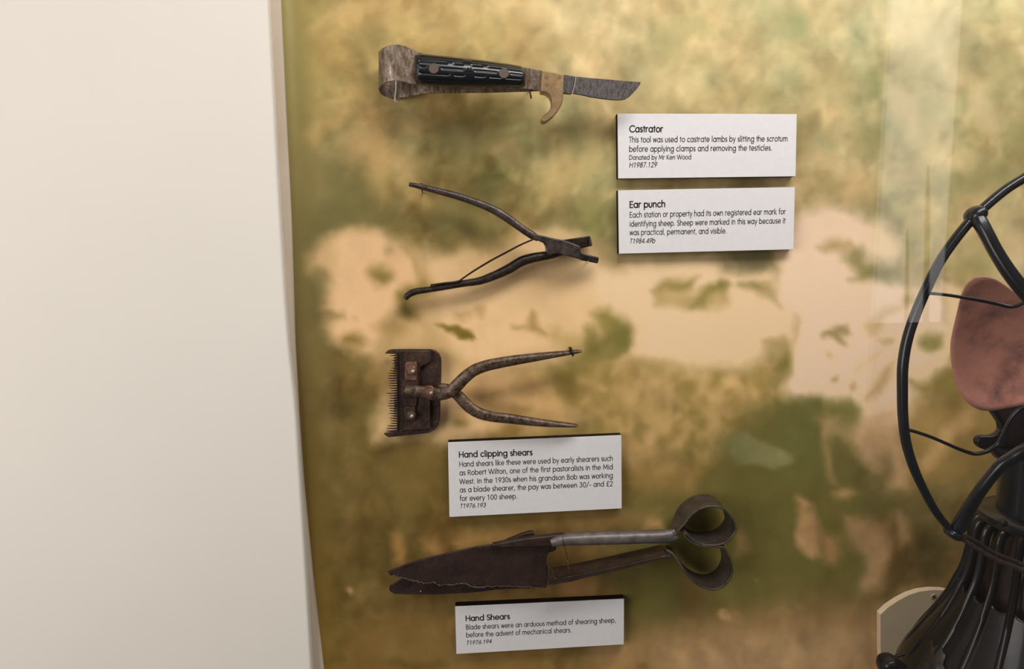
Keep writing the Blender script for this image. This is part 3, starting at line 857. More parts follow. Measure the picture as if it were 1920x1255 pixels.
def build_mural():
    cur = [(-640, 486), (-260, 506), (-100, 524), (0, 528), (200, 537), (400, 547), (640, 555), (770, 562), (900, 571), (1055, 586), (1150, 596), (1255, 608), (1420, 624), (1600, 640), (1900, 668)]
    py = np.concatenate([np.arange(-640, -60, 12.0), np.arange(-60, 1320, 4.0), np.arange(1320, 1860, 12.0)])
    e = np.interp(py, [c[0] for c in cur], [c[1] for c in cur])
    u = np.concatenate([[0, 2.0], np.arange(5, 1500, 4.4)])
    u = np.concatenate([u, np.arange(1500, 2000, 20)])
    PX = e[:, None] + u[None, :]
    PY = np.repeat(py[:, None], len(u), 1)
    X, Y = PX.ravel(), PY.ravel()
    col = paint(X, Y)
    # unproject all at once
    Rn = np.array(R)
    v = np.stack([(X - 960) / F, -(Y - 627.5) / F, -np.ones_like(X)], 1) @ Rn.T
    w = np.array(CAM) + v * (D / v[:, 1])[:, None]
    nx, ny = len(u), len(py)
    i = np.arange(ny - 1)[:, None] * nx + np.arange(nx - 1)[None, :]
    fc = np.stack([i, i + nx, i + nx + 1, i + 1], -1).reshape(-1, 4)
    # thin back so that the sheet has thickness
    me = bpy.data.meshes.new('mural_print')
    me.vertices.add(len(w))
    me.vertices.foreach_set('co', w.astype(np.float32).ravel())
    me.loops.add(fc.size)
    me.loops.foreach_set('vertex_index', fc.ravel().astype(np.int32))
    me.polygons.add(len(fc))
    me.polygons.foreach_set('loop_start', (np.arange(len(fc)) * 4).astype(np.int32))
    me.update(calc_edges=True)
    a = me.color_attributes.new('ink', 'FLOAT_COLOR', 'POINT')
    a.data.foreach_set('color', np.concatenate([col, np.ones((len(col), 1))], 1).astype(np.float32).ravel())
    m = bpy.data.materials.new('printed_mural')
    m.use_nodes = True
    nt = m.node_tree
    b = nt.nodes['Principled BSDF']
    b.inputs['Roughness'].default_value = 0.5
    b.inputs['Specular IOR Level'].default_value = 0.3
    at = nt.nodes.new('ShaderNodeAttribute')
    at.attribute_name = 'ink'
    tc = nt.nodes.new('ShaderNodeTexCoord')
    n = nt.nodes.new('ShaderNodeTexNoise')
    n.inputs['Scale'].default_value = 380
    n.inputs['Detail'].default_value = 3
    nt.links.new(tc.outputs['Object'], n.inputs['Vector'])
    mr = nt.nodes.new('ShaderNodeMapRange')
    mr.inputs['To Min'].default_value = 0.975
    mr.inputs['To Max'].default_value = 1.025
    nt.links.new(n.outputs['Fac'], mr.inputs['Value'])
    mx = nt.nodes.new('ShaderNodeVectorMath')
    mx.operation = 'SCALE'
    nt.links.new(at.outputs['Color'], mx.inputs[0])
    nt.links.new(mr.outputs[0], mx.inputs['Scale'])
    nt.links.new(mx.outputs[0], b.inputs['Base Color'])
    o = link('wall_mural', me, m, org=(0.2, 0, 0), kind='structure', smooth=0, label='blurred sepia and green photographic mural of sheep in grass, backing all the tools')
    return o


# ------------------------------------------------------------------ the setting
def box(x0, x1, y0, y1, z0, z1):
    return mesh([(x, y, z) for x in (x0, x1) for y in (y0, y1) for z in (z0, z1)],
                [[0, 1, 3, 2], [4, 6, 7, 5], [0, 4, 5, 1], [2, 3, 7, 6], [0, 2, 6, 4], [1, 5, 7, 3]])


ZT, ZB = 0.62, -0.62
build_mural()
# board behind the print, its beige standing in for shade on the wall return
link('wall_back', box(-0.62, 1.05, 0.0012, 0.02, ZB, ZT), 'trim', kind='structure', label='backing board toned beige for the shaded wall return, showing beside the left edge of the mural')
# cream wall face left of the mural, its edge a straight line
eT, eB = [(440, -1000), (492, -200), (502, 0), (513, 200), (524, 400), (540, 640), (553, 760), (561, 880), (572, 1055), (584, 1255), (598, 1480), (640, 2200)], None
dW = 0.010
fr = [P(x, y, dW) for x, y in catmull(eT, 6)]
xl = -0.75
n = len(fr)
V = fr + [v + Vector((0.0, dW - 0.0005, 0)) for v in fr] + [Vector((xl, v.y, v.z)) for v in fr] + [Vector((xl, v.y + dW - 0.0005, v.z)) for v in fr]
FA = []
for i in range(n - 1):
    FA += [[i, i + 1, n + i + 1, n + i], [i, 2 * n + i, 2 * n + i + 1, i + 1], [n + i, n + i + 1, 3 * n + i + 1, 3 * n + i], [2 * n + i, 3 * n + i, 3 * n + i + 1, 2 * n + i + 1]]
FA += [[0, n, 3 * n, 2 * n], [n - 1, 3 * n - 1, 4 * n - 1, 2 * n - 1]]
link('wall_left', mesh(V, FA), 'plaster', kind='structure', label='plain cream painted wall filling the left of the view', bevel=0.0022, seg=4)


# ------------------------------------------------------------------ caption cards
def card(name, corners, d, lines, label):
    cen = P(sum(c[0] for c in corners) / 4, sum(c[1] for c in corners) / 4, 0.0)
    t = thing(name, label, 'caption card', cen, 'museum caption cards on the mural')
    th = 0.0009
    link('card_face', plate(corners, d, th), 'card', t, bevel=0.0002, seg=1)
    inn = [P(x, y, d) + Vector((0, th, 0)) for x, y in corners]
    V = inn + [v + Vector((0, d - th - 0.0002, 0)) for v in inn]
    link('foam_backing', mesh(V, [[0, 1, 2, 3], [7, 6, 5, 4]] + [[i, (i + 1) % 4, 4 + (i + 1) % 4, 4 + i] for i in range(4)]), 'foam', t, label='black foam board edge')
    for nm, ls in lines:
        me = text_mesh([(s, a, b, d + 0.00012, em, hw, sl) for (s, a, b, em, hw, sl) in ls])
        link(nm, me, 'ink', t, smooth=0)
    return t


TI, BO, NU = 1.58, 1.50, 1.22        # pixels per font unit of height
card('caption_card', [(1158, 213), (1494, 214), (1492, 331), (1159, 335)], 0.0085, [
    ('title_lettering', [('Castrator', (1180.5, 247.5), (1242, 247.5), 1.56, .62, 0)]),
    ('body_lettering', [('This tool was used to castrate lambs by slitting the scrotum', (1180, 267), (1476, 264.8), 1.36, .46, 0),
                        ('before applying clamps and removing the testicles.', (1180, 284.5), (1447, 282), 1.36, .46, 0),
                        ('Donated by Mr Ken Wood', (1180, 299.6), (1295.5, 298.6), 1.12, .48, 0)]),
    ('catalogue_number', [('H1987.129', (1180, 314.0), (1231, 313.2), 1.20, .50, .18)]),
], 'white caption card titled Castrator, topmost card, right of the knife blade')
card('caption_card', [(1159, 357), (1490.5, 351), (1488, 468), (1160.5, 476)], 0.0085, [
    ('title_lettering', [('Ear punch', (1181, 389.5), (1246.5, 388), 1.56, .62, 0)]),
    ('body_lettering', [('Each station or property had its own registered ear mark for', (1181, 408), (1472.5, 401.5), 1.36, .46, 0),
                        ('identifying sheep. Sheep were marked in this way because it', (1181, 425), (1472, 418.5), 1.36, .46, 0),
                        ('was practical, permanent, and visible.', (1181, 441), (1362, 437.5), 1.36, .46, 0)]),
    ('catalogue_number', [('T1984.49b', (1181, 456.5), (1227.5, 455.5), 1.18, .50, .18)]),
], 'white caption card titled Ear punch, directly below the Castrator card')
card('caption_card', [(840, 830), (1165, 816.5), (1166, 954), (842.5, 970)], 0.0085, [
    ('title_lettering', [('Hand clipping shears', (861, 858), (997.5, 853.5), 1.54, .62, 0)]),
    ('body_lettering', [('Hand shears like these were used by early shearers such', (861.5, 875.5), (1148.5, 864), 1.36, .46, 0),
                        ('as Robert Wilton, one of the first pastoralists in the Mid', (862, 891.5), (1148.5, 880), 1.36, .46, 0),
                        ('West. In the 1930s when his grandson Bob was working', (862, 908), (1148.5, 896), 1.36, .46, 0),
                        ('as a blade shearer, the pay was between 30/- and \u00a32', (862.5, 923.5), (1148.5, 911.5), 1.36, .46, 0),
                        ('for every 100 sheep.', (862.5, 939.5), (969.5, 935), 1.36, .46, 0)]),
    ('catalogue_number', [('T1976.193', (862.8, 953.0), (910, 951), 1.15, .50, .18)]),
], 'white caption card titled Hand clipping shears, just under the comb clippers')
card('caption_card', [(853.5, 1138), (1170, 1123.5), (1170, 1209), (855.5, 1227)], 0.0085, [
    ('title_lettering', [('Hand Shears', (873.5, 1165), (955, 1161), 1.54, .62, 0)]),
    ('body_lettering', [('Blade shears were an arduous method of shearing sheep,', (874, 1181), (1154, 1167.5), 1.36, .46, 0),
                        ('before the advent of mechanical shears.', (874.5, 1195.5), (1071, 1186), 1.36, .46, 0)]),
    ('catalogue_number', [('T1976.194', (875, 1209.5), (921, 1206.5), 1.12, .50, .18)]),
], 'white caption card titled Hand Shears, lowest card, below the blade shears')


# ------------------------------------------------------------------ castrating knife
def zz(ox, oy, s, pts):
    return [(ox + p[0] / s, oy + p[1] / s) + tuple(p[2:]) for p in pts]


kn = thing('castrating_knife', 'castrating knife with ribbed black grip, steel finger loop and brass hook guard', 'knife', P(900, 140, 0.02))
band = [(1020, 153, .0295, 0, 19, 0), (985, 147, .0295, 0, 20, 0), (900, 141, .0295, 0, 24, 0), (830, 134.5, .0295, 0, 27, 0), (790, 130, .030, 0, 30, 0), (772, 125, .0315, 0, 33, 0), (758, 120, .033, 0, 34, 0),
        (744, 118, .0335, 0, 34, 0), (729, 120, .032, 0, 34, 0), (716, 126, .027, 0, 34, 0), (711.5, 134, .018, 0, 34, 0), (716, 143, .009, 0, 34, 0), (729, 149, .0045, 0, 34, 0),
        (745, 152, .003, 0, 34, 0), (761, 150, .005, 0, 33, 0), (775, 149, .0095, 0, 31, 0), (792, 149, .0135, 0, 27.5, 0), (830, 150, .016, 0, 25, 0), (920, 152, .0175, 0, 22, 0), (1012, 154, .019, 0, 17, 0)]
link('finger_loop', ribbon(band, 0.0014, 8), 'band', kn, bevel=0.0003, seg=1, label='folded worn steel strip with round loop')
# ribbed grip as a height field
NU_, NV_ = 190, 56
topL = [(778, 102), (790, 100.5), (840, 105.5), (900, 112), (950, 119), (976, 123.5), (985, 129)]
botL = [(778, 152), (790, 160), (840, 162.5), (900, 163), (950, 163.5), (976, 164), (985, 158)]
txs, tys = zip(*topL)
bxs, bys = zip(*botL)
GRO = [(-.80, [(785, 868), (884, 978)]), (-.52, [(785, 838), (850, 868), (884, 905), (915, 978)]), (-.16, [(784, 800), (828, 870), (890, 932), (958, 978)]), (.24, [(785, 843), (852, 871), (890, 910), (918, 978)]), (.62, [(786, 878), (886, 978)])]
V, FA = [], []
for i in range(NU_ + 1):
    u = i / NU_
    x = 778 + 207 * u
    yt, yb = np.interp(x, txs, tys), np.interp(x, bxs, bys)
    eu = min(1.0, min(u, 1 - u) / 0.035)
    eu = math.sqrt(max(0, 1 - (1 - eu) ** 2))
    for j in range(NV_ + 1):
        v = -1 + 2 * j / NV_
        dd = .0305 + (.0085 * eu + .0005) * (1 - abs(v) ** 2.6) ** .5
        for gv, segs in GRO:
            for a, b in segs:
                s = max(0, min(1, min(x - a, b - x) / 3 + .5))
                dd -= .0006 * s * math.exp(-((v - gv) / .055) ** 2)
        V.append(P(x, (yt + yb) / 2 + v * (yb - yt) / 2, dd))
W = NV_ + 1
for i in range(NU_):
    for j in range(NV_):
        FA.append([i * W + j, i * W + j + 1, (i + 1) * W + j + 1, (i + 1) * W + j])
rim = [i * W for i in range(NU_ + 1)] + [NU_ * W + j for j in range(1, W)] + [i * W + NV_ for i in range(NU_ - 1, -1, -1)] + [j for j in range(NV_ - 1, 0, -1)]
b0 = len(V)
for r in rim:
    V.append(Vector((V[r].x, -.0303, V[r].z)))
k = len(rim)
for i in range(k):
    FA.append([rim[i], rim[(i + 1) % k], b0 + (i + 1) % k, b0 + i])
FA.append([b0 + i for i in range(k)])
grip = link('grip', mesh(V, FA), 'bakelite', kn, label='black grooved grip')
for (x, y) in ((813, 128.5), (945, 137.5)):
    link('rivet', disc(x, y, .0401, 9.2, .0035), 'rivet', grip, label='flat brown rivet')
me = text_mesh([('WR', (875.5, 132), (887, 132.6), .0402, 1.3, .5, 0), ('NY', (875.5, 142), (887, 142.6), .0402, 1.0, .5, 0)]) if False else None
link('emblem', join(*[plate([(x, y), (x + 3.2, y), (x + 3.2, y + 2.2), (x, y + 2.2)], .0399, .0006) for x in (876, 881) for y in (126.5, 131, 138, 142)]), 'bakelite', grip)
brz = zz(960, 110, 7.385, [(415, 170), (560, 190), (715, 215), (714, 400), (710, 560), (690, 640), (640, 720), (570, 800), (490, 865), (440, 882), (410, 862), (408, 820), (450, 770), (500, 735), (540, 690), (558, 620), (552, 560), (525, 505), (470, 465), (400, 455), (405, 300)])
link('hook_guard', plate(brz, .0375, .014), 'brass', kn, bevel=.0007, label='brass hooked guard')
for (x, y) in zz(960, 110, 7.385, [(475, 258), (655, 262), (480, 365)]):
    link('guard_pin', disc(x, y, .0377, 3.6, .001), 'brass_dark', kn)
bl = zz(960, 110, 7.385, [(700, 218), (890, 248), (1100, 268), (1300, 284), (1500, 303), (1700, 318), (1786, 325), (1776, 352), (1740, 405), (1690, 460), (1630, 525), (1570, 562), (1500, 574), (1400, 572), (1250, 557), (1080, 530), (960, 502), (850, 484), (700, 480)])
link('blade', plate(bl, .0315, .0024), 'blade', kn, bevel=.0004, seg=1)
link('ricasso', plate(zz(960, 110, 7.385, [(708, 224), (868, 252), (822, 490), (708, 478)]), .0325, .0042), 'blade', kn, bevel=.0003, seg=1)
mw = zz(960, 110, 7.385, [(888, 240), (886, 256), (874, 330), (858, 400), (838, 470), (834, 492)])
tag = 'mounting wire'
link('mounting_wire', sweep([(x, y, .0345, .6) for x, y in mw], n=4, nsec=6), 'wire', label='thin bright wire looped over the knife blade next to the brass guard', cat='wire')
link('mounting_pin', sweep([(742.5, 152, .034, 1.1), (742, 170, .033, 1.1), (740.5, 184, .031, 1.4), (741.5, 191, .03, 1.4), (745, 192, .027, 1.3), (747.5, 189, .016, 1.5), (747, 180, -.002, 1.5)], n=6, nsec=8), 'wire',
     label='bent silver pin holding up the steel finger loop of the knife', cat='pin')
link('mounting_pin', sweep([(992, 168, -.001, 1.8), (993.5, 171, .02, 1.8), (994, 174, .03, 1.8), (996, 185, .031, 1.6)], n=5, nsec=8), 'pin',
     label='short brown pin under the knife between black grip and brass guard', cat='pin')

# ------------------------------------------------------------------ ear punch
Z2 = (740, 320, 4.6829)
Z3 = (960, 420, 10.105)
ep = thing('ear_punch', 'dark iron plier-like ear punch with spread handles', 'ear punch', P(940, 450, .01))


def swz(Z, pts, d, th=None, **k):
    return sweep([(Z[0] + p[0] / Z[2], Z[1] + p[1] / Z[2], (p[3] if len(p) > 3 else d), p[2] / Z[2]) for p in pts], th=th, **k)


link('upper_handle', swz(Z2, [(130, 122, 19), (180, 130, 21), (250, 147, 24), (400, 185, 28), (550, 225, 30), (700, 275, 32), (850, 335, 35), (950, 392, 37), (1050, 462, 35), (1130, 520, 33), (1210, 570, 34), (1262, 600, 24)], .020, th=.0042, expo=2.6, nsec=16, jitter=.015), 'punch', ep, label='upper handle')
jaw = zz(*Z3, [(400, 180), (520, 205), (640, 235), (800, 272), (980, 310), (1120, 355), (1250, 403), (1290, 430), (1302, 470), (1298, 560), (1320, 640), (1315, 682), (1180, 640), (980, 592), (850, 560), (720, 590), (655, 560), (650, 500), (640, 430), (600, 362), (500, 320), (430, 290)])
link('jaw_plate', plate(jaw, .0245, .009), 'punch', ep, bevel=.0008, label='flat front jaw plate')
link('upper_jaw', plate(zz(*Z3, [(900, 315), (1200, 270), (1455, 232), (1470, 300), (1475, 425), (1300, 468), (1000, 520)]), .013, .008), 'punch_dark', ep, bevel=.0006)
link('upper_jaw_tip', plate(zz(*Z3, [(1452, 234), (1484, 230), (1524, 405), (1505, 425), (1470, 430), (1466, 300)]), .0155, .0105), 'punch', ep, bevel=.0005)
link('lower_jaw', plate(zz(*Z3, [(1250, 520), (1350, 562), (1500, 600), (1645, 632), (1645, 680), (1628, 752), (1500, 728), (1300, 690)]), .017, .009), 'punch_dark', ep, bevel=.0008)
link('lower_jaw_collar', plate(zz(*Z3, [(1296, 530), (1345, 556), (1365, 620), (1345, 690), (1300, 680)]), .0185, .006), 'punch', ep, bevel=.0008)
link('rear_jaw_plate', plate(zz(*Z3, [(630, 520), (720, 500), (980, 500), (1060, 560), (980, 598), (850, 625), (720, 635), (660, 600)]), .0145, .008), 'punch_dark', ep, bevel=.0006)
link('lower_handle', swz(Z2, [(95, 1128, 20), (108, 1105, 27), (130, 1085, 29), (180, 1063, 30), (300, 1045, 27), (450, 1018, 30), (600, 992, 31), (750, 968, 35), (870, 925, 39), (1000, 868, 41), (1120, 798, 42), (1220, 768, 40), (1310, 752, 38), (1400, 735, 34), (1480, 712, 30)], .013, th=.0038, expo=2.4, nsec=16, jitter=.02), 'punch_dark', ep, label='lower handle')
link('spring', join(swz(Z2, [(315, 1006, 8), (430, 990, 9), (560, 972, 9), (600, 945, 8), (700, 878, 9), (850, 788, 9), (1000, 708, 9), (1100, 655, 8), (1235, 597, 7)], .0165, th=.0018, nsec=8, expo=3),
                    swz(Z2, [(600, 975, 6), (750, 940, 6), (870, 890, 6), (1000, 822, 7), (1100, 762, 7), (1200, 733, 7), (1320, 716, 7)], .015, th=.0016, nsec=8, expo=3)), 'punch_dark', ep, label='thin return spring')
link('mounting_pin', join(sweep([(789.5, 343, .0150, 1.3), (791, 352, .0148, 1.4), (792, 361, .015, 1.4), (792.5, 362, -.001, 1.4)], n=5, nsec=8), disc(789.8, 342.8, .0162, 2.3, .002, dome=.0008)), 'brass', label='small brass-headed pin behind the upper handle tip of the ear punch', cat='pin')
link('mounting_pin', join(sweep([(1101.5, 489, -.001, 1.3), (1102, 492, .018, 1.3)], n=4, nsec=8), disc(1102.5, 492.2, .0185, 2.0, .002, dome=.0006)), 'wire', label='tiny bright pin head under the lower jaw of the ear punch', cat='pin')

# ------------------------------------------------------------------ hand clippers
Z4 = (710, 640, 6.606)
Z6 = (700, 630, 4.683)
cl = thing('hand_clippers', 'rusty comb-toothed hand clippers with two curved handles', 'clippers', P(880, 735, .01))
link('base_plate', plate(zz(*Z4, [(75, 155), (98, 128), (135, 110), (200, 104), (420, 103), (640, 105), (700, 118), (745, 155), (770, 205), (776, 260), (774, 400), (770, 560), (762, 800), (755, 980), (738, 1045), (690, 1100), (620, 1138), (500, 1152), (380, 1165), (250, 1180), (130, 1192),
                                  (95, 1178), (60, 1150), (120, 1138), (188, 1122), (225, 1110), (225, 165), (195, 160)]), .0105, .004), 'clip_plate', cl, bevel=.0005)
tv = []
ny = 31
for i in range(ny):
    y = 178 + (1110 - 178) * i / (ny - 1)
    ln = 132 + 14 * math.sin(i * .55) + random.uniform(-9, 9) + (22 if i in (1, 2, 3, 4, 5) else 0) - (48 if i == 15 else 0) - (40 if i in (28, 29, 30) else 0)
    tv.append(sweep([(710 + 250 / 6.606, 640 + y / 6.606, .0092, 1.35), (710 + 210 / 6.606, 640 + (y + 1) / 6.606, .0092, 1.3), (710 + (ln + 30) / 6.606, 640 + (y + 2) / 6.606, .0092, .9), (710 + ln / 6.606, 640 + (y + random.uniform(-3, 5)) / 6.606, .0092, .2)], th=.0008, n=2, nsec=6))
link('comb_teeth', join(*tv), 'clip_plate', cl, kind='stuff', label='row of long pointed comb teeth')
tv = []
for i in range(34):
    y = 140 + (1105 - 140) * i / 33
    tv.append(sweep([(710 + 300 / 6.606, 640 + y / 6.606, .0142, 1.55), (710 + 250 / 6.606, 640 + y / 6.606, .0142, 1.4), (710 + 190 / 6.606, 640 + (y + 3) / 6.606, .0140, .55)], th=.0012, n=2, nsec=6))
link('cutter_teeth', join(*tv), 'punch_dark', cl, kind='stuff', label='row of short cutter teeth')
link('cutter_plate', plate(zz(*Z4, [(262, 122), (640, 125), (652, 160), (652, 260), (520, 320), (500, 470), (500, 560), (640, 600), (640, 1080), (560, 1098), (380, 1110), (262, 1112)]), .0142, .0038), 'clip_plate', cl, bevel=.0006)
link('raised_bar', plate(zz(*Z4, [(300, 470), (490, 470), (500, 560), (480, 700), (470, 810), (300, 810), (280, 640)]), .0158, .002), 'clip_plate', cl, bevel=.0005)
link('nut_plate', plate(zz(*Z4, [(335, 262), (470, 258), (476, 300), (476, 450), (470, 490), (330, 485), (322, 440)]), .0172, .0035), 'copper', cl, bevel=.0006, label='square coppery washer')
link('nut_plate', plate(zz(*Z4, [(325, 812), (455, 812), (462, 860), (462, 990), (330, 1000), (318, 960)]), .0160, .0025), 'clip_plate', cl, bevel=.0006)
link('nut', disc(710 + 408 / 6.606, 640 + 365 / 6.606, .0200, 9.2, .004, sides=10), 'copper', cl)
link('bolt_end', disc(710 + 424 / 6.606, 640 + 377 / 6.606, .0232, 3.6, .004, dome=.0012), 'tip', cl, label='bright domed bolt end')
link('nut', disc(710 + 402 / 6.606, 640 + 925 / 6.606, .0192, 8.8, .004, sides=10), 'clip_arm', cl)
link('bolt_end', disc(710 + 410 / 6.606, 640 + 932 / 6.606, .0225, 3.6, .004, dome=.0012), 'tip', cl, label='bright domed bolt end')
link('upper_handle', swz(Z6, [(276, 485, 18, .021), (292, 484, 42, .021), (340, 482, 50, .0215), (400, 488, 52, .022), (470, 500, 56, .022), (540, 512, 57, .0225), (610, 512, 54, .023), (680, 485, 56, .024), (735, 435, 57, .025), (800, 368, 55, .0255), (880, 306, 53, .026), (980, 266, 51, .026),
                              (1100, 239, 49, .0255), (1250, 213, 45, .025), (1400, 191, 39, .024), (1550, 170, 31, .023), (1700, 150, 22, .022), (1790, 138, 17, .0215), (1828, 134, 8, .0215)], .02, th=.0036, expo=2.3, nsec=18, jitter=.008), 'clip_arm', cl, label='upper handle crossing over')
lh = link('lower_handle', swz(Z6, [(570, 440, 22, .018), (620, 450, 34, .018), (680, 478, 46, .018), (745, 525, 50, .018), (800, 585, 52, .0185), (860, 640, 52, .019), (940, 683, 50, .0195), (1050, 710, 48, .020), (1200, 728, 45, .020), (1350, 748, 41, .0195), (1500, 766, 34, .019), (1650, 779, 25, .0185), (1770, 787, 15, .018), (1795, 787, 8, .018)], .018, th=.0036, expo=2.3, nsec=18, jitter=.008), 'clip_arm', cl, label='lower handle passing beneath')
link('pivot_washer', disc(710 + 622 / 6.606, 640 + 632 / 6.606, .0272, 12.2, .003), 'copper', cl, label='coppery pivot washer')
link('pivot_nut', disc(710 + 636 / 6.606, 640 + 638 / 6.606, .0302, 8.2, .003, sides=10), 'copper', cl)
link('bolt_end', disc(710 + 650 / 6.606, 640 + 645 / 6.606, .0330, 3.4, .003, dome=.001), 'tip', cl, label='bright domed bolt end')  # pale colour carries the highlight on this bolt
link('lever_dimple', disc(710 + 410 / 6.606, 640 + 605 / 6.606, .0256, 6.5, .001, dome=.0006), 'clip_arm', cl)


def emboss(s, path, d, em, hw, th):
    """letters raised along a pixel path"""
    rows = catmull(path, 10)
    L = [0]
    for a, b in zip(rows, rows[1:]):
        L.append(L[-1] + float(np.hypot(*(b - a)[:2])))
    W = textwidth(s)
    vs, fs = [], []
    x0 = 0

    def mp(x, y, dd):
        t = min(max(x / W, .004), .996) * L[-1]
        q = [np.interp(t, L, [r[i] for r in rows]) for i in range(4)]
        q2 = [np.interp(t + 1, L, [r[i] for r in rows]) for i in range(2)]
        q1 = [np.interp(t - 1, L, [r[i] for r in rows]) for i in range(2)]
        tx, ty = q2[0] - q1[0], q2[1] - q1[1]
        l = math.hypot(tx, ty)
        tx, ty = tx / l, ty / l
        off = (y - 3.55) * em - 1.4
        k = min(.98, abs(off) / q[3])
        return P(q[0] + ty * off, q[1] - tx * off, q[2] + .0036 * (1 - k ** 2.3) ** (1 / 2.3) + dd)
    for ch in s:
        adv, st = G[ch]
        adv += TRACK
        for pl in st:
            for p, q in zip(pl, pl[1:]):
                dx, dy = q[0] - p[0], q[1] - p[1]
                l = math.hypot(dx, dy) or 1e-6
                ux, uy = dx / l * hw, dy / l * hw
                k = len(vs)
                for dd in (d, d - th):
                    for (x, y) in ((p[0] - ux - uy, p[1] - uy + ux), (p[0] - ux + uy, p[1] - uy - ux), (q[0] + ux + uy, q[1] + uy - ux), (q[0] + ux - uy, q[1] + uy + ux)):
                        vs.append(mp(x0 + x, y, dd))
                fs += [[k, k + 1, k + 2, k + 3], [k, k + 4, k + 5, k + 1], [k + 1, k + 5, k + 6, k + 2], [k + 2, k + 6, k + 7, k + 3], [k + 3, k + 7, k + 4, k]]
        x0 += adv
    return mesh(vs, fs)


link('raised_lettering', emboss('J. MARTIN & CO', [(893.3, 693.2, .0255, 11.2), (909.3, 686.8, .026, 10.9), (934.9, 681, .0255, 10.4), (966.9, 675.5, .025, 9.6), (977, 673.8, .0249, 9.3)], .0006, 1.15, .42, .0014), 'clip_arm', cl, smooth=0, label='worn raised maker lettering')
link('raised_lettering', emboss('MANUFACTURING', [(884, 767, .019, 11), (900.7, 775.8, .0195, 10.6), (924.2, 781.6, .020, 10.2), (956.2, 785.5, .020, 9.6), (982, 788.9, .0196, 9)], .0006, 1.1, .42, .0014), 'clip_arm', cl, smooth=0, label='worn raised maker lettering')
link('mounting_staple', sweep([(1067.5, 652, -.001, 1.8), (1068, 652, .018, 1.8), (1069, 652.5, .0240, 2.4), (1071, 658, .0255, 2.8), (1073.8, 665.5, .0245, 2.6), (1074.5, 667, .018, 2.0)], n=5, nsec=8), 'punch_dark',
     label='dark bent nail clamping the upper handle tip of the hand clippers', cat='nail')

# ------------------------------------------------------------------ blade shears
Z7 = (710, 990, 5.486)
Z8 = (710, 900, 2.7826)
sh = thing('blade_shears', 'large brown sheep blade shears with heart-shaped double bow spring', 'shears', P(1050, 1050, .015))
link('lower_blade', plate(zz(*Z7, [(245, 520), (180, 560), (112, 600), (106, 635), (122, 662), (160, 684), (300, 690), (450, 689), (600, 689), (900, 675), (1050, 662), (1200, 641), (1450, 630), (1720, 622), (1735, 560), (1740, 400), (700, 400)]), .0185, .002), 'shear', sh, bevel=.0005, seg=1, label='lower blade, rounded tip')
ub = [(80, 452), (110, 440), (200, 410), (300, 372), (400, 337), (550, 300), (700, 265), (850, 230), (1000, 197), (1160, 176), (1350, 170), (1720, 172), (1826, 184), (1830, 205), (1818, 240), (1770, 252), (1742, 268), (1722, 330), (1726, 400), (1733, 500), (1735, 590), (1720, 622),
      (1600, 600), (1500, 612), (1400, 596), (1300, 605), (1200, 592), (1140, 604), (1080, 600), (1000, 610), (960, 595), (900, 575), (850, 582), (800, 592), (760, 575), (720, 592), (650, 592), (600, 575), (540, 560), (500, 568), (400, 548), (300, 530), (240, 508), (190, 500), (160, 485), (130, 498), (105, 488), (110, 470)]
ulin = lambda x, y: .0235 + .003 * max(0, min(1, (1080 - y) / 60.0))
link('upper_blade', plate(zz(*Z7, ub), .0235, .0022), 'shear', sh, bevel=.0006, seg=1, label='upper blade, chipped edge')
rough = []
rows = catmull([(150, 492), (220, 506), (300, 528), (400, 552), (500, 570), (560, 556), (620, 590), (700, 584), (760, 588), (820, 578), (900, 576), (960, 600), (1040, 612), (1140, 602), (1250, 598), (1400, 604), (1550, 606), (1700, 614)], 7)
rough = [(710 + r[0] / 5.486, 990 + (r[1] + random.uniform(-7, 7)) / 5.486, .0236, (1.5 if r[0] < 1100 else .9) * random.uniform(.25, 1.35)) for r in rows]
link('cutting_edge', sweep(rough, th=.0009, n=1, nsec=6), 'shear_edge', sh, label='flaking chipped cutting edge')
link('blade_tang', plate(zz(*Z7, [(1165, 176), (1250, 160), (1400, 132), (1560, 108), (1720, 92), (1830, 78), (1900, 70), (1930, 90), (1930, 170), (1880, 185), (1800, 192), (1700, 196), (1500, 200), (1300, 207), (1210, 207), (1175, 196)]), .0285, .006,), 'shear_dark', sh, bevel=.0018, seg=3)
link('thumb_stop', plate(zz(*Z7, [(1290, 150), (1330, 128), (1400, 100), (1480, 68), (1560, 46), (1594, 48), (1606, 80), (1602, 110), (1500, 140)]), .014, .005), 'shear_dark', sh, bevel=.0006)
link('upper_grip', sweep([(1034, 1017, .0265, 9, .004), (1045, 1014, .027, 10.5, .005), (1060, 1012, .027, 11, .0055), (1100, 1010, .027, 12.2, .006), (1150, 1008.5, .027, 12.5, .006), (1200, 1007, .027, 12.5, .006), (1240, 1006, .027, 12.6, .0058), (1262, 1004, .027, 12.5, .004), (1268, 1001, .027, 11.5, .002)], n=6, nsec=20, expo=2.4), 'shear_grip', sh, label='rounded grey upper grip')
# double bow: strip on edge, front rim in pixels, reaching back towards the wall
df, db = .0345, .0065
rim2 = [(1255, 1010), (1268, 1008), (1276, 996), (1284, 984), (1296, 968), (1312, 956), (1332, 950.5), (1352, 953), (1368, 965), (1378, 982), (1380, 996), (1373, 1008), (1360, 1019), (1343, 1023), (1322, 1023), (1303, 1016), (1291, 1006), (1286, 1000)]
rim3 = [(1286, 1000), (1284, 1003), (1287, 1009), (1300, 1019), (1320, 1026), (1343, 1026), (1360, 1030), (1366, 1042), (1372, 1058), (1373.5, 1072), (1368, 1088), (1357, 1100), (1342, 1106.5), (1326, 1105), (1308, 1097), (1293, 1084), (1280, 1066), (1270, 1050), (1262, 1042), (1252, 1038)]


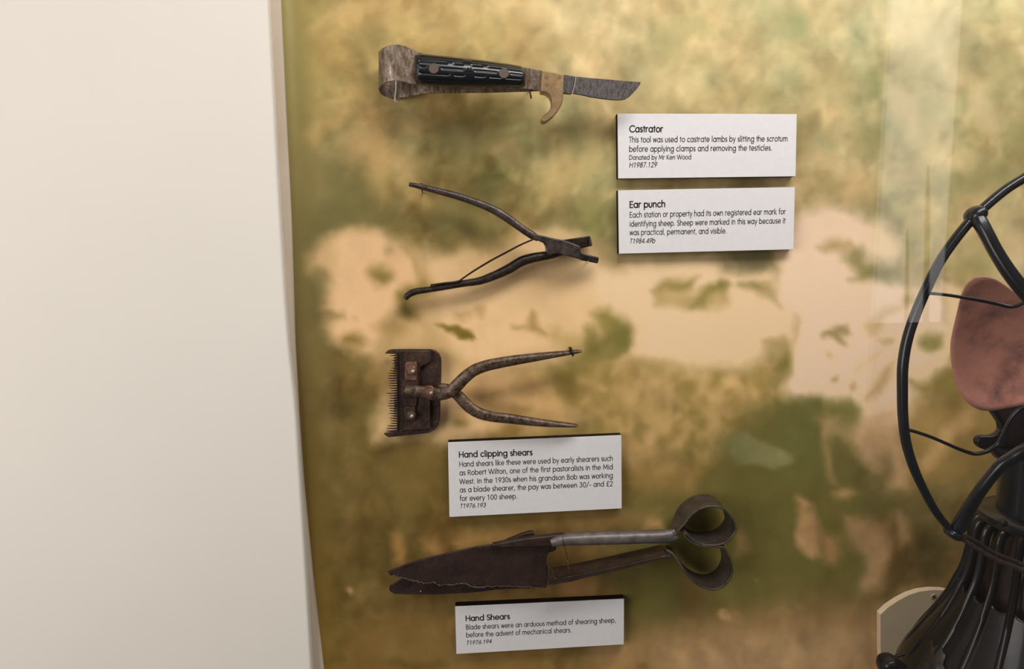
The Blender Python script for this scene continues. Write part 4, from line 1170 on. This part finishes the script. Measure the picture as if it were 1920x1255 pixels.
def bowband(pts, th, th_at_start):
    rows = catmull(pts, 7)
    a = [P(r[0], r[1], df) for r in rows]
    V, FA = [], []
    m = len(a)
    for i in range(m):
        T = (a[min(i + 1, m - 1)] - a[max(i - 1, 0)]).normalized()
        N = T.cross(Vector((0, 1, 0))).normalized() * th / 2
        e = min(1.0, min(abs(i - (0 if th_at_start else m - 1)), 22) / 22.0)
        f0 = a[i] + Vector((0, .006 * (1 - e), 0))
        b = a[i] + Vector((0, (df - db) * e + .014 * (1 - e), 0))
        V += [f0 - N, f0 + N, b + N, b - N]
    for i in range(m - 1):
        for k in range(4):
            k2 = (k + 1) % 4
            FA.append([4 * i + k, 4 * i + k2, 4 * i + 4 + k2, 4 * i + 4 + k])
    FA += [[0, 1, 2, 3], [4 * m - 1, 4 * m - 2, 4 * m - 3, 4 * m - 4]]
    return mesh(V, FA)


link('upper_bow', bowband(rim2, .0016, True), 'shear_bow', sh, bevel=.0003, seg=1, label='upper lobe of the spring bow')
link('lower_bow', bowband(rim3, .0016, False), 'shear_bow', sh, bevel=.0003, seg=1, label='lower lobe of the spring bow')
link('lower_grip', join(plate([(1029, 1098), (1028, 1063), (1031, 1062), (1035, 1078), (1042, 1085), (1060, 1083), (1100, 1075), (1150, 1064.5), (1200, 1053), (1240, 1044), (1256, 1042), (1262, 1046), (1256, 1049), (1240, 1050), (1200, 1060), (1150, 1073), (1100, 1084), (1070, 1092)], .0345, .0022),
                        plate([(1042, 1085), (1060, 1083), (1100, 1075), (1150, 1064.5), (1200, 1053), (1240, 1044), (1254, 1042), (1254, 1044), (1240, 1046), (1200, 1055), (1150, 1066.5), (1100, 1077), (1060, 1085), (1042, 1087)], .0345, .022)), 'shear_dark', sh, bevel=.0004, seg=1, label='dark folded lower grip')
link('mounting_wire', sweep([(1055, 1006, .0335, .7), (1056, 1017, .034, .7), (1060, 1030, .028, .7), (1064, 1050, .022, .7), (1066.5, 1078, .035, .7)], n=5, nsec=6), 'pin', label='thin nylon line tied across the open blade shears between the grips', cat='wire')
link('mounting_pin', join(sweep([(789, 1108, -.001, 1.0), (789, 1109, .019, 1.0)], n=3, nsec=6), disc(789, 1109.5, .0193, 1.4, .001, dome=.0004)), 'tip', label='tiny pin head at the lower blade tip of the blade shears', cat='pin')

# ------------------------------------------------------------------ desk fan on its bracket
dR = .226                                  # ring plane
dA = .130                                  # plane of the base's axis
AX = P(1948, 1000, dA)


def zaxis(py):
    return P(1948, py, dA).z


HUB = P(2195, 760, dR)
fan = thing('desk_fan', 'antique black desk fan with copper blades, cut off at right edge', 'fan', (AX.x, AX.y, zaxis(1460)))
ringpx = [(1920, 334), (1888, 354), (1850, 385), (1819, 415), (1788, 453), (1762, 491), (1739, 537), (1719, 583), (1702, 633), (1693, 683), (1692, 740), (1693, 780), (1698, 825), (1712, 874), (1731, 917), (1754, 959), (1782, 995)]
ext = []
p0 = P(1920, 334, dR)
r0 = p0 - HUB
a0 = math.atan2(r0.z, r0.x)
rr = math.hypot(r0.x, r0.z)
pe = P(2100, 1210, dR) - HUB
a1 = math.atan2(pe.z, pe.x)
if a1 > a0:
    a1 -= 2 * math.pi
r1 = math.hypot(pe.x, pe.z)
outp = [HUB + Vector(((rr + (r1 - rr) * k / 40) * math.cos(a0 + (a1 - a0) * k / 40), 0, (rr + (r1 - rr) * k / 40) * math.sin(a0 + (a1 - a0) * k / 40))) for k in range(40, 0, -1)]
inp = [P(r[0], r[1], dR) for r in catmull(ringpx, 6)]
cc = outp + inp
hw = [.0027] * len(outp) + [float(np.interp(i / len(inp), [0, .25, .55, .8, 1], [.0027, .0027, .0029, .0026, .0021])) for i in range(len(inp))]
guard = link('guard_ring', sweep3(cc, hw, [h * 1.1 for h in hw], 16), 'enamel', fan, label='thick black outer guard ring')


def blob(px, py, d, rx, ry, rd, sides=20, ang=0.0):
    c = P(px, py, d)
    s = (D - d) / F
    vs, fs = [], []
    n, m = sides, 12
    ca, sa = math.cos(ang), math.sin(ang)
    for i in range(m + 1):
        t = -math.pi / 2 + math.pi * i / m
        for k in range(n):
            a = 2 * math.pi * k / n
            x = rx * s * math.copysign(abs(math.cos(t)) ** .8, math.cos(t)) * math.cos(a)
            z = ry * s * math.copysign(abs(math.cos(t)) ** .8, math.cos(t)) * math.sin(a)
            vs.append(c + Vector((x * ca - z * sa, rd * math.sin(t), x * sa + z * ca)))
    for i in range(m):
        for k in range(n):
            fs.append([i * n + k, i * n + (k + 1) % n, (i + 1) * n + (k + 1) % n, (i + 1) * n + k])
    return mesh(vs, fs)


link('guard_arm', join(sweep([(1828, 404, dR, 13), (1836, 415, dR + .004, 13), (1848, 436, dR + .008, 12.5), (1866, 470, dR + .012, 12.5), (1890, 508, dR + .016, 13), (1920, 546, dR + .02, 13.5), (1980, 610, dR + .026, 14), (2080, 690, dR + .03, 14), (2190, 760, dR + .03, 14)], n=6, nsec=14, expo=2.4),
                       blob(1829, 403, dR, 20, 16, .0065, ang=.75)), 'enamel', fan, label='upper guard arm with clamp boss')
link('guard_arm', join(sweep([(1790, 1000, dR, 9), (1798, 988, dR + .002, 14), (1806, 972, dR + .004, 13), (1822, 945, dR + .008, 12), (1838, 920, dR + .012, 11.5), (1856, 896, dR + .015, 11.5), (1878, 872, dR + .018, 12), (1900, 858, dR + .02, 12.5), (1920, 846, dR + .022, 13), (2000, 812, dR + .027, 14), (2190, 762, dR + .03, 14)], n=6, nsec=14, expo=2.4),
                       blob(1788, 1001, dR, 20, 11, .006, ang=-.5)), 'enamel', fan, label='lower guard arm with clamp boss')
link('guard_wire', sweep([(1741, 550, dR, 3.6), (1755, 551, dR, 3.3), (1773, 553, dR, 3.3), (1800, 557, dR, 3.4), (1840, 564, dR, 3.6), (1870, 570, dR, 3.8), (1893, 575, dR + .002, 4), (1908, 573, dR + .004, 4), (1922, 568, dR + .006, 4), (1990, 620, dR + .02, 4), (2190, 756, dR + .028, 4)], n=6, nsec=10), 'enamel', fan)
link('guard_wire', sweep([(1706, 807, dR, 3.6), (1720, 811, dR, 3.4), (1746, 820, dR, 3.4), (1772, 831, dR, 3.4), (1800, 843, dR, 3.6), (1826, 851, dR, 4), (1842, 849.5, dR + .002, 4.2), (1858, 843, dR + .003, 4.6), (1872, 833, dR + .004, 4.8), (1882, 815, dR + .006, 4.8), (1892, 793, dR + .008, 4.8), (1905, 774, dR + .01, 4.6), (1922, 764, dR + .012, 4.6), (2190, 764, dR + .028, 4.6)], n=6, nsec=10), 'enamel', fan)
link('guard_rod', sweep([(1808, 1006, dR - .002, 5), (1830, 1016, dR - .004, 4.6), (1862, 1036, dR - .006, 4.4), (1920, 1060, dR - .008, 4.4), (2000, 1100, dR - .006, 4.4), (2100, 1206, dR, 4.4)], n=6, nsec=10), 'rod', fan, label='brown upper guard rod')
link('guard_rod', sweep([(1796, 1006, dR, 5), (1812, 1016, dR, 4.6), (1840, 1034, dR, 4.6), (1870, 1051, dR, 5), (1920, 1071, dR, 5.2), (2000, 1115, dR, 5), (2100, 1214, dR, 5)], n=6, nsec=10), 'rod', fan, label='brown lower guard rod')
# copper blades
bz = [(784, 688), (740, 650), (685, 610), (640, 585), (590, 572), (545, 578), (505, 610), (480, 660), (458, 745), (438, 830), (426, 900), (426, 960), (434, 1020), (446, 1080), (470, 1140), (518, 1198), (570, 1226), (625, 1229), (700, 1216), (784, 1200)]
bpx = [(1620 + x / 2.6133, 300 + y / 2.6133) for x, y in bz] + [(1960, 752), (2010, 746), (2050, 752), (2068, 740), (2068, 706), (2040, 680), (1990, 636), (1950, 596)]
bpx = catmull(bpx, 4, True)
cxm, cym = sum(p[0] for p in bpx) / len(bpx), sum(p[1] for p in bpx) / len(bpx)


def bdep(x, y):
    return .178 - .00011 * (y - 650) + .000055 * (x - 1900) + .0000007 * ((x - 1860) ** 2 + (y - 650) ** 2)


V, FA = [P(cxm, cym, bdep(cxm, cym))], []
NR = 14
nb = len(bpx)
for i in range(1, NR + 1):
    s = i / NR
    for p in bpx:
        x, y = cxm + (p[0] - cxm) * s, cym + (p[1] - cym) * s
        V.append(P(x, y, bdep(x, y)))
for k in range(nb):
    FA.append([0, 1 + k, 1 + (k + 1) % nb])
for i in range(NR - 1):
    for k in range(nb):
        FA.append([1 + i * nb + k, 1 + i * nb + (k + 1) % nb, 1 + (i + 1) * nb + (k + 1) % nb, 1 + (i + 1) * nb + k])
hubB = Vector((HUB.x, -.178, HUB.z))
b1 = link('fan_blade', mesh(V, FA), 'blade_copper', fan, org=hubB, solid=.0011, label='tarnished copper fan blade')
for k in (1, 2):
    c = b1.copy()
    SC.collection.objects.link(c)
    c.parent = fan
    c.rotation_euler = (0, k * math.pi * 2 / 3, 0)
link('hub', lathe([(.012, -.155), (.026, -.160), (.026, -.182), (.020, -.190), (.001, -.194)], HUB.x, HUB.z, 32, 'Y'), 'enamel', fan)
link('guard_badge', lathe([(.020, -.246), (.030, -.250), (.030, -.258), (.024, -.263), (.001, -.264)], HUB.x, HUB.z, 32, 'Y'), 'enamel', fan)
# motor housing behind the blades, yoke, lug, column, collar
MC = P(2018, 692, dA)
link('motor_housing', lathe([(.012, -.094), (.028, -.098), (.035, -.106), (.038, -.120), (.038, -.140), (.034, -.152), (.012, -.157)], MC.x, MC.z, 48, 'Y'), 'enamel', fan)
yk = [(1854, 771), (1864, 785), (1871, 795), (1873, 806), (1870, 818), (1866, 836), (1868, 848), (1876, 856), (1884, 862), (2020, 862), (2030, 800), (2040, 760), (1900, 752), (1860, 764)]
link('yoke', plate([(x + 8, y) for x, y in yk], .150, .008), 'enamel', fan, bevel=.002, seg=3)
link('pivot_lug', join(plate([(1833.5, 826), (1837, 820), (1846, 818), (1858, 819), (1870, 816), (1880, 806), (1888, 806), (1888, 842), (1868, 842), (1850, 845), (1841, 842), (1834, 836)], .158, .006)), 'enamel_brown', fan, bevel=.0025, seg=4, label='rounded pivot lug')
link('cradle', plate([(1858, 838), (1880, 842), (1910, 848), (1960, 850), (2010, 846), (2010, 866), (1880, 866), (1868, 852)], .162, .009), 'enamel', fan, bevel=.002, seg=3)
s_ = (D - dA) / F
link('column', lathe([(77 * s_, zaxis(845)), (77 * s_, zaxis(900)), (78 * s_, zaxis(960)), (79 * s_, zaxis(985))][::-1], AX.x, AX.y, 64), 'enamel', fan)
col_ = link('collar', lathe([(96 * s_, zaxis(985)), (107 * s_, zaxis(981)), (110 * s_, zaxis(974)), (109 * s_, zaxis(966)), (104 * s_, zaxis(962)), (60 * s_, zaxis(960))], AX.x, AX.y, 72), 'enamel', fan, label='flat round collar')
cs = P(1884, 983, dA + .032)
link('collar_screw', disc(1884, 983, dA + .0375, 7, .004, dome=.0012), 'enamel_brown', fan)
# flared base
prof_px = [(1133, 126), (1148, 160), (1162, 204), (1181, 231), (1204, 250), (1230, 267), (1255, 274), (1300, 282), (1360, 288), (1420, 292), (1460, 293)]
prof = [(r * s_, zaxis(y)) for y, r in prof_px]
RIBP = [(984, 86), (985, 96), (988, 104), (995, 109), (1008, 112), (1040, 114), (1068, 118), (1095, 125), (1117, 135), (1148, 150), (1176, 167), (1205, 187), (1238, 211), (1268, 230)]
RB = lambda py: float(np.interp(py, [q[0] for q in RIBP], [q[1] for q in RIBP]))
bell = [(RB(y) - 4, y) for y in (1098, 1106, 1118, 1140, 1170, 1205, 1266)] + [(237, 1290), (246, 1320), (253, 1350), (259, 1390), (262, 1430), (263, 1460)]
# bell with scalloped slot bottoms
NA, NRIB = 280, 20
V, FA = [], []
rowsB = []
for (r, y) in bell:
    rowsB.append((r, y))
for j, (r, y) in enumerate(rowsB):
    for k in range(NA):
        a = 2 * math.pi * k / NA
        ph = (k % (NA // NRIB)) / (NA // NRIB)           # 0 at a rib
        drop = 18 * (abs(math.sin(math.pi * ph)) ** .5)
        w_ = max(0.0, 1 - j / 5.0)
        yy = y + drop * w_
        ra = (RB(yy) - 4) if yy < 1268 else r
        ra = max(ra, 0)
        if j >= 7:
            ra = r
        V.append((AX.x + ra * s_ * math.cos(a), AX.y + ra * s_ * math.sin(a), zaxis(yy)))
for j in range(len(rowsB) - 1):
    for k in range(NA):
        k2 = (k + 1) % NA
        FA.append([j * NA + k, j * NA + k2, (j + 1) * NA + k2, (j + 1) * NA + k])
bs = link('base', mesh(V, FA), 'enamel_brown', fan, label='flared glossy base', solid=.003)
rp = catmull(RIBP, 3)
zs = [zaxis(q[0]) for q in rp]
for k in range(NRIB):
    a = 2 * math.pi * k / NRIB
    ca, sa = math.cos(a), math.sin(a)
    c = [Vector((AX.x + q[1] * s_ * ca, AX.y + q[1] * s_ * sa, z)) for q, z in zip(rp, zs)]
    m = len(c)
    wv = [.0027 if i < m - 8 else .0027 * (1 - .5 * (i - m + 8) / 7) for i in range(m)]
    tv = [.0036 if i < m - 17 else .0036 * (1 - .95 * (i - m + 17) / 16) for i in range(m)]
    link('rib', sweep3(c, wv, tv, 10, ref=Vector((ca, sa, 0.02))), 'enamel_brown', bs)
link('inner_drum', lathe([(60 * s_, zaxis(985)), (82 * s_, zaxis(1055)), (90 * s_, zaxis(1070)), (96 * s_, zaxis(1200)), (96 * s_, zaxis(1300))][::-1], AX.x, AX.y, 48), 'drum', fan, label='dark red inner drum')
# flaked patch and foot screw
pv = []
ctr = P(1755, 1240, .2)


def on_base(px, py):
    """point of the base's surface seen at this pixel"""
    v = R @ camray(px, py)
    best = None
    for i in range(400):
        d = .26 - i * .0005
        q = P(px, py, d)
        r = math.hypot(q.x - AX.x, q.y - AX.y) / s_
        yy = np.interp(-q.z, [-zaxis(t) for t in range(1100, 1470, 10)], list(range(1100, 1470, 10)))
        rb = RB(yy) - 4 if yy < 1268 else float(np.interp(yy, [1268, 1290, 1320, 1350, 1390, 1430], [226, 237, 246, 253, 259, 262]))
        if r <= rb + 1.4:
            return q
    return P(px, py, .15)


pt = [(1738, 1213), (1741, 1203), (1747, 1200), (1750, 1204), (1749, 1210), (1756, 1211), (1763, 1210), (1767, 1216), (1768, 1222), (1773, 1229), (1771, 1238), (1768, 1246), (1772, 1256), (1764, 1272), (1740, 1276), (1722, 1268), (1719, 1256), (1722, 1244), (1730, 1230), (1733, 1219)]
V = [on_base(x, y) for x, y in pt]
V = [v + (CAM - v).normalized() * .0026 for v in V]
cpt = on_base(1747, 1236)
cpt = cpt + (CAM - cpt).normalized() * .0030
try:
    link('flaked_patch', mesh(V + [cpt], [[i, (i + 1) % len(V), len(V)] for i in range(len(V))]), 'chip', bs, solid=.0006, label='flaked enamel patch')
except Exception:
    pass
q = on_base(1683, 1246)
link('foot_screw', join(sweep([(1652, 1252, .128, 9, .006), (1660, 1243, .13, 13, .008), (1672, 1241, .13, 13, .008), (1684, 1248, .13, 10, .006), (1695, 1252, .13, 8, .005)], n=4, nsec=14, expo=2.6),
                        sweep([(1673, 1236, .125, 4), (1684, 1230, .125, 3.6), (1696, 1226, .125, 3.6)], n=4, nsec=8)), 'enamel_brown', fan, label='side foot screw')

# bracket: round-topped beige board screwed to the mural, with a shelf below the picture that carries the fan
bd = [(1651, 1300), (1648.5, 1255), (1647, 1200), (1647.5, 1151), (1662, 1137), (1680, 1124), (1700, 1113), (1722, 1106), (1745, 1103.2), (1770, 1103.5), (1790, 1107), (1830, 1120), (1870, 1145), (1885, 1165), (1880, 1300)]
dfb = .0125
tpx = [(x + (0 if y < 1160 else 0), y) for x, y in bd]
# the photographed front face starts a little below the lit top edge
fb = [(1656, 1290), (1653, 1255), (1651, 1210), (1651, 1153), (1666, 1139), (1684, 1127), (1704, 1116.5), (1724, 1110), (1747, 1107), (1770, 1107.5), (1790, 1111), (1830, 1124), (1868, 1148), (1884, 1170), (1886, 1290)]
brk = thing('fan_bracket', 'beige round-topped mounting board behind the fan base', 'bracket', P(1760, 1200, 0))
df2 = .0070
me = plate(fb, df2, df2 - .0004)
link('back_board', me, ['board', 'board_edge'], brk, smooth=30)
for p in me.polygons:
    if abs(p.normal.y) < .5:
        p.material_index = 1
sc_ = thing('x', None, None, (0, 0, 0))
bpy.data.objects.remove(sc_)
scw = link('screw', disc(1752, 1120.5, df2 + .0004, 7.4, .003), 'screw', brk, label='cross-head screw')
link('recess', join(*[plate([(1752 + 4.4 * math.cos(a) - 1.0 * math.sin(a), 1120.5 + 4.4 * math.sin(a) + 1.0 * math.cos(a)), (1752 + 4.4 * math.cos(a) + 1.0 * math.sin(a), 1120.5 + 4.4 * math.sin(a) - 1.0 * math.cos(a)),
                             (1752 - 4.4 * math.cos(a) + 1.0 * math.sin(a), 1120.5 - 4.4 * math.sin(a) - 1.0 * math.cos(a)), (1752 - 4.4 * math.cos(a) - 1.0 * math.sin(a), 1120.5 - 4.4 * math.sin(a) + 1.0 * math.cos(a))], df2 + .0006, .0003) for a in (.5, .5 + math.pi / 2)]), 'slot', scw, smooth=0)
zf = zaxis(1460)
bL, bR = P(1656, 1290, df2), P(1886, 1290, df2)
link('shelf_arm', box(bL.x, AX.x + .11, -df2, -.0004, zf - .012, bL.z + .001), 'board', brk)
link('shelf', box(bL.x, AX.x + .112, -.245, -.0004, zf - .012, zf - .0002), 'board', brk, bevel=.001)

# ------------------------------------------------------------------ case glass and the lit window it mirrors
dg = .300
gl = P(1653, 0, dg)
m = bpy.data.materials.new('case_glass')
m.use_nodes = True
nt = m.node_tree
nt.nodes.remove(nt.nodes['Principled BSDF'])
tr = nt.nodes.new('ShaderNodeBsdfTransparent')
gs = nt.nodes.new('ShaderNodeBsdfGlossy')
gs.inputs['Roughness'].default_value = 0.0
lw = nt.nodes.new('ShaderNodeLayerWeight')      # Schlick's reflectance of clear glass, the same from both sides
lw.inputs['Blend'].default_value = 0.5
pw = nt.nodes.new('ShaderNodeMath')
pw.operation = 'POWER'
pw.inputs[1].default_value = 5.0
fz = nt.nodes.new('ShaderNodeMath')
fz.operation = 'MULTIPLY_ADD'
fz.inputs[1].default_value = 0.96
fz.inputs[2].default_value = 0.04
nt.links.new(lw.outputs['Facing'], pw.inputs[0])
nt.links.new(pw.outputs[0], fz.inputs[0])
mx = nt.nodes.new('ShaderNodeMixShader')
nt.links.new(fz.outputs[0], mx.inputs[0])
nt.links.new(tr.outputs[0], mx.inputs[1])
nt.links.new(gs.outputs[0], mx.inputs[2])
nt.links.new(mx.outputs[0], nt.nodes['Material Output'].inputs['Surface'])
gx0 = P(1648, 300, dg).x
me = box(gx0, 1.0, -dg - .004, -dg, ZB, ZT)
mt_ = bpy.data.materials.new('clear_glass_edge')
mt_.use_nodes = True
mt_.node_tree.nodes.remove(mt_.node_tree.nodes['Principled BSDF'])
mt_.node_tree.links.new(mt_.node_tree.nodes.new('ShaderNodeBsdfTransparent').outputs[0], mt_.node_tree.nodes['Material Output'].inputs['Surface'])
for p in me.polygons:
    p.material_index = 0 if abs(p.normal.y) > .5 else 1
link('window_1', me, [m, mt_], kind='structure', smooth=0, label='clear case glass in front of the fan with a faint window reflection')


def mirror(px, py, dist):
    q = P(px, py, dg + .004)
    v = (q - CAM).normalized()
    v.y = -v.y
    return q + v * (dist / -v.y)


dist = 2.3
a = mirror(1652, -160, dist)
b = mirror(1764, 604, dist)
m = bpy.data.materials.new('daylit_window')
m.use_nodes = True
b_ = m.node_tree.nodes['Principled BSDF']
b_.inputs['Base Color'].default_value = (.05, .05, .05, 1)
b_.inputs['Emission Color'].default_value = (1.0, .97, .90, 1)
b_.inputs['Emission Strength'].default_value = 1.6
yv = a.y
link('window_2', box(a.x, b.x, yv - .02, yv, b.z, a.z), m, kind='structure', smooth=0, label='bright window of the room behind the viewer')
fw = mirror(1650, 300, dist)
for (xa, ya, xb, w) in ((1743, 308, 1738, 5.0), (1704, 430, 1702, 3.5)):  # unseen tapered spikes, added to darken streaks in the glass reflection
    p = mirror(xa, ya, dist - .03)
    q1, q2 = mirror(xb - w, 640, dist - .03), mirror(xb + w, 640, dist - .03)
    m1, m2 = mirror(xa - w * .8, ya + 70, dist - .03), mirror(xa + w * .5, ya + 70, dist - .03)
    V = [p, m2, q2, q1, m1]
    link('reflection_spike', mesh(V + [v + Vector((0, -.01, 0)) for v in V], [[0, 1, 2, 3, 4], [9, 8, 7, 6, 5]] + [[k, (k + 1) % 5, 5 + (k + 1) % 5, 5 + k] for k in range(5)]), 'shear_dark', kind='structure', smooth=0, label='narrow dark spike added before the unseen window to streak its reflection')
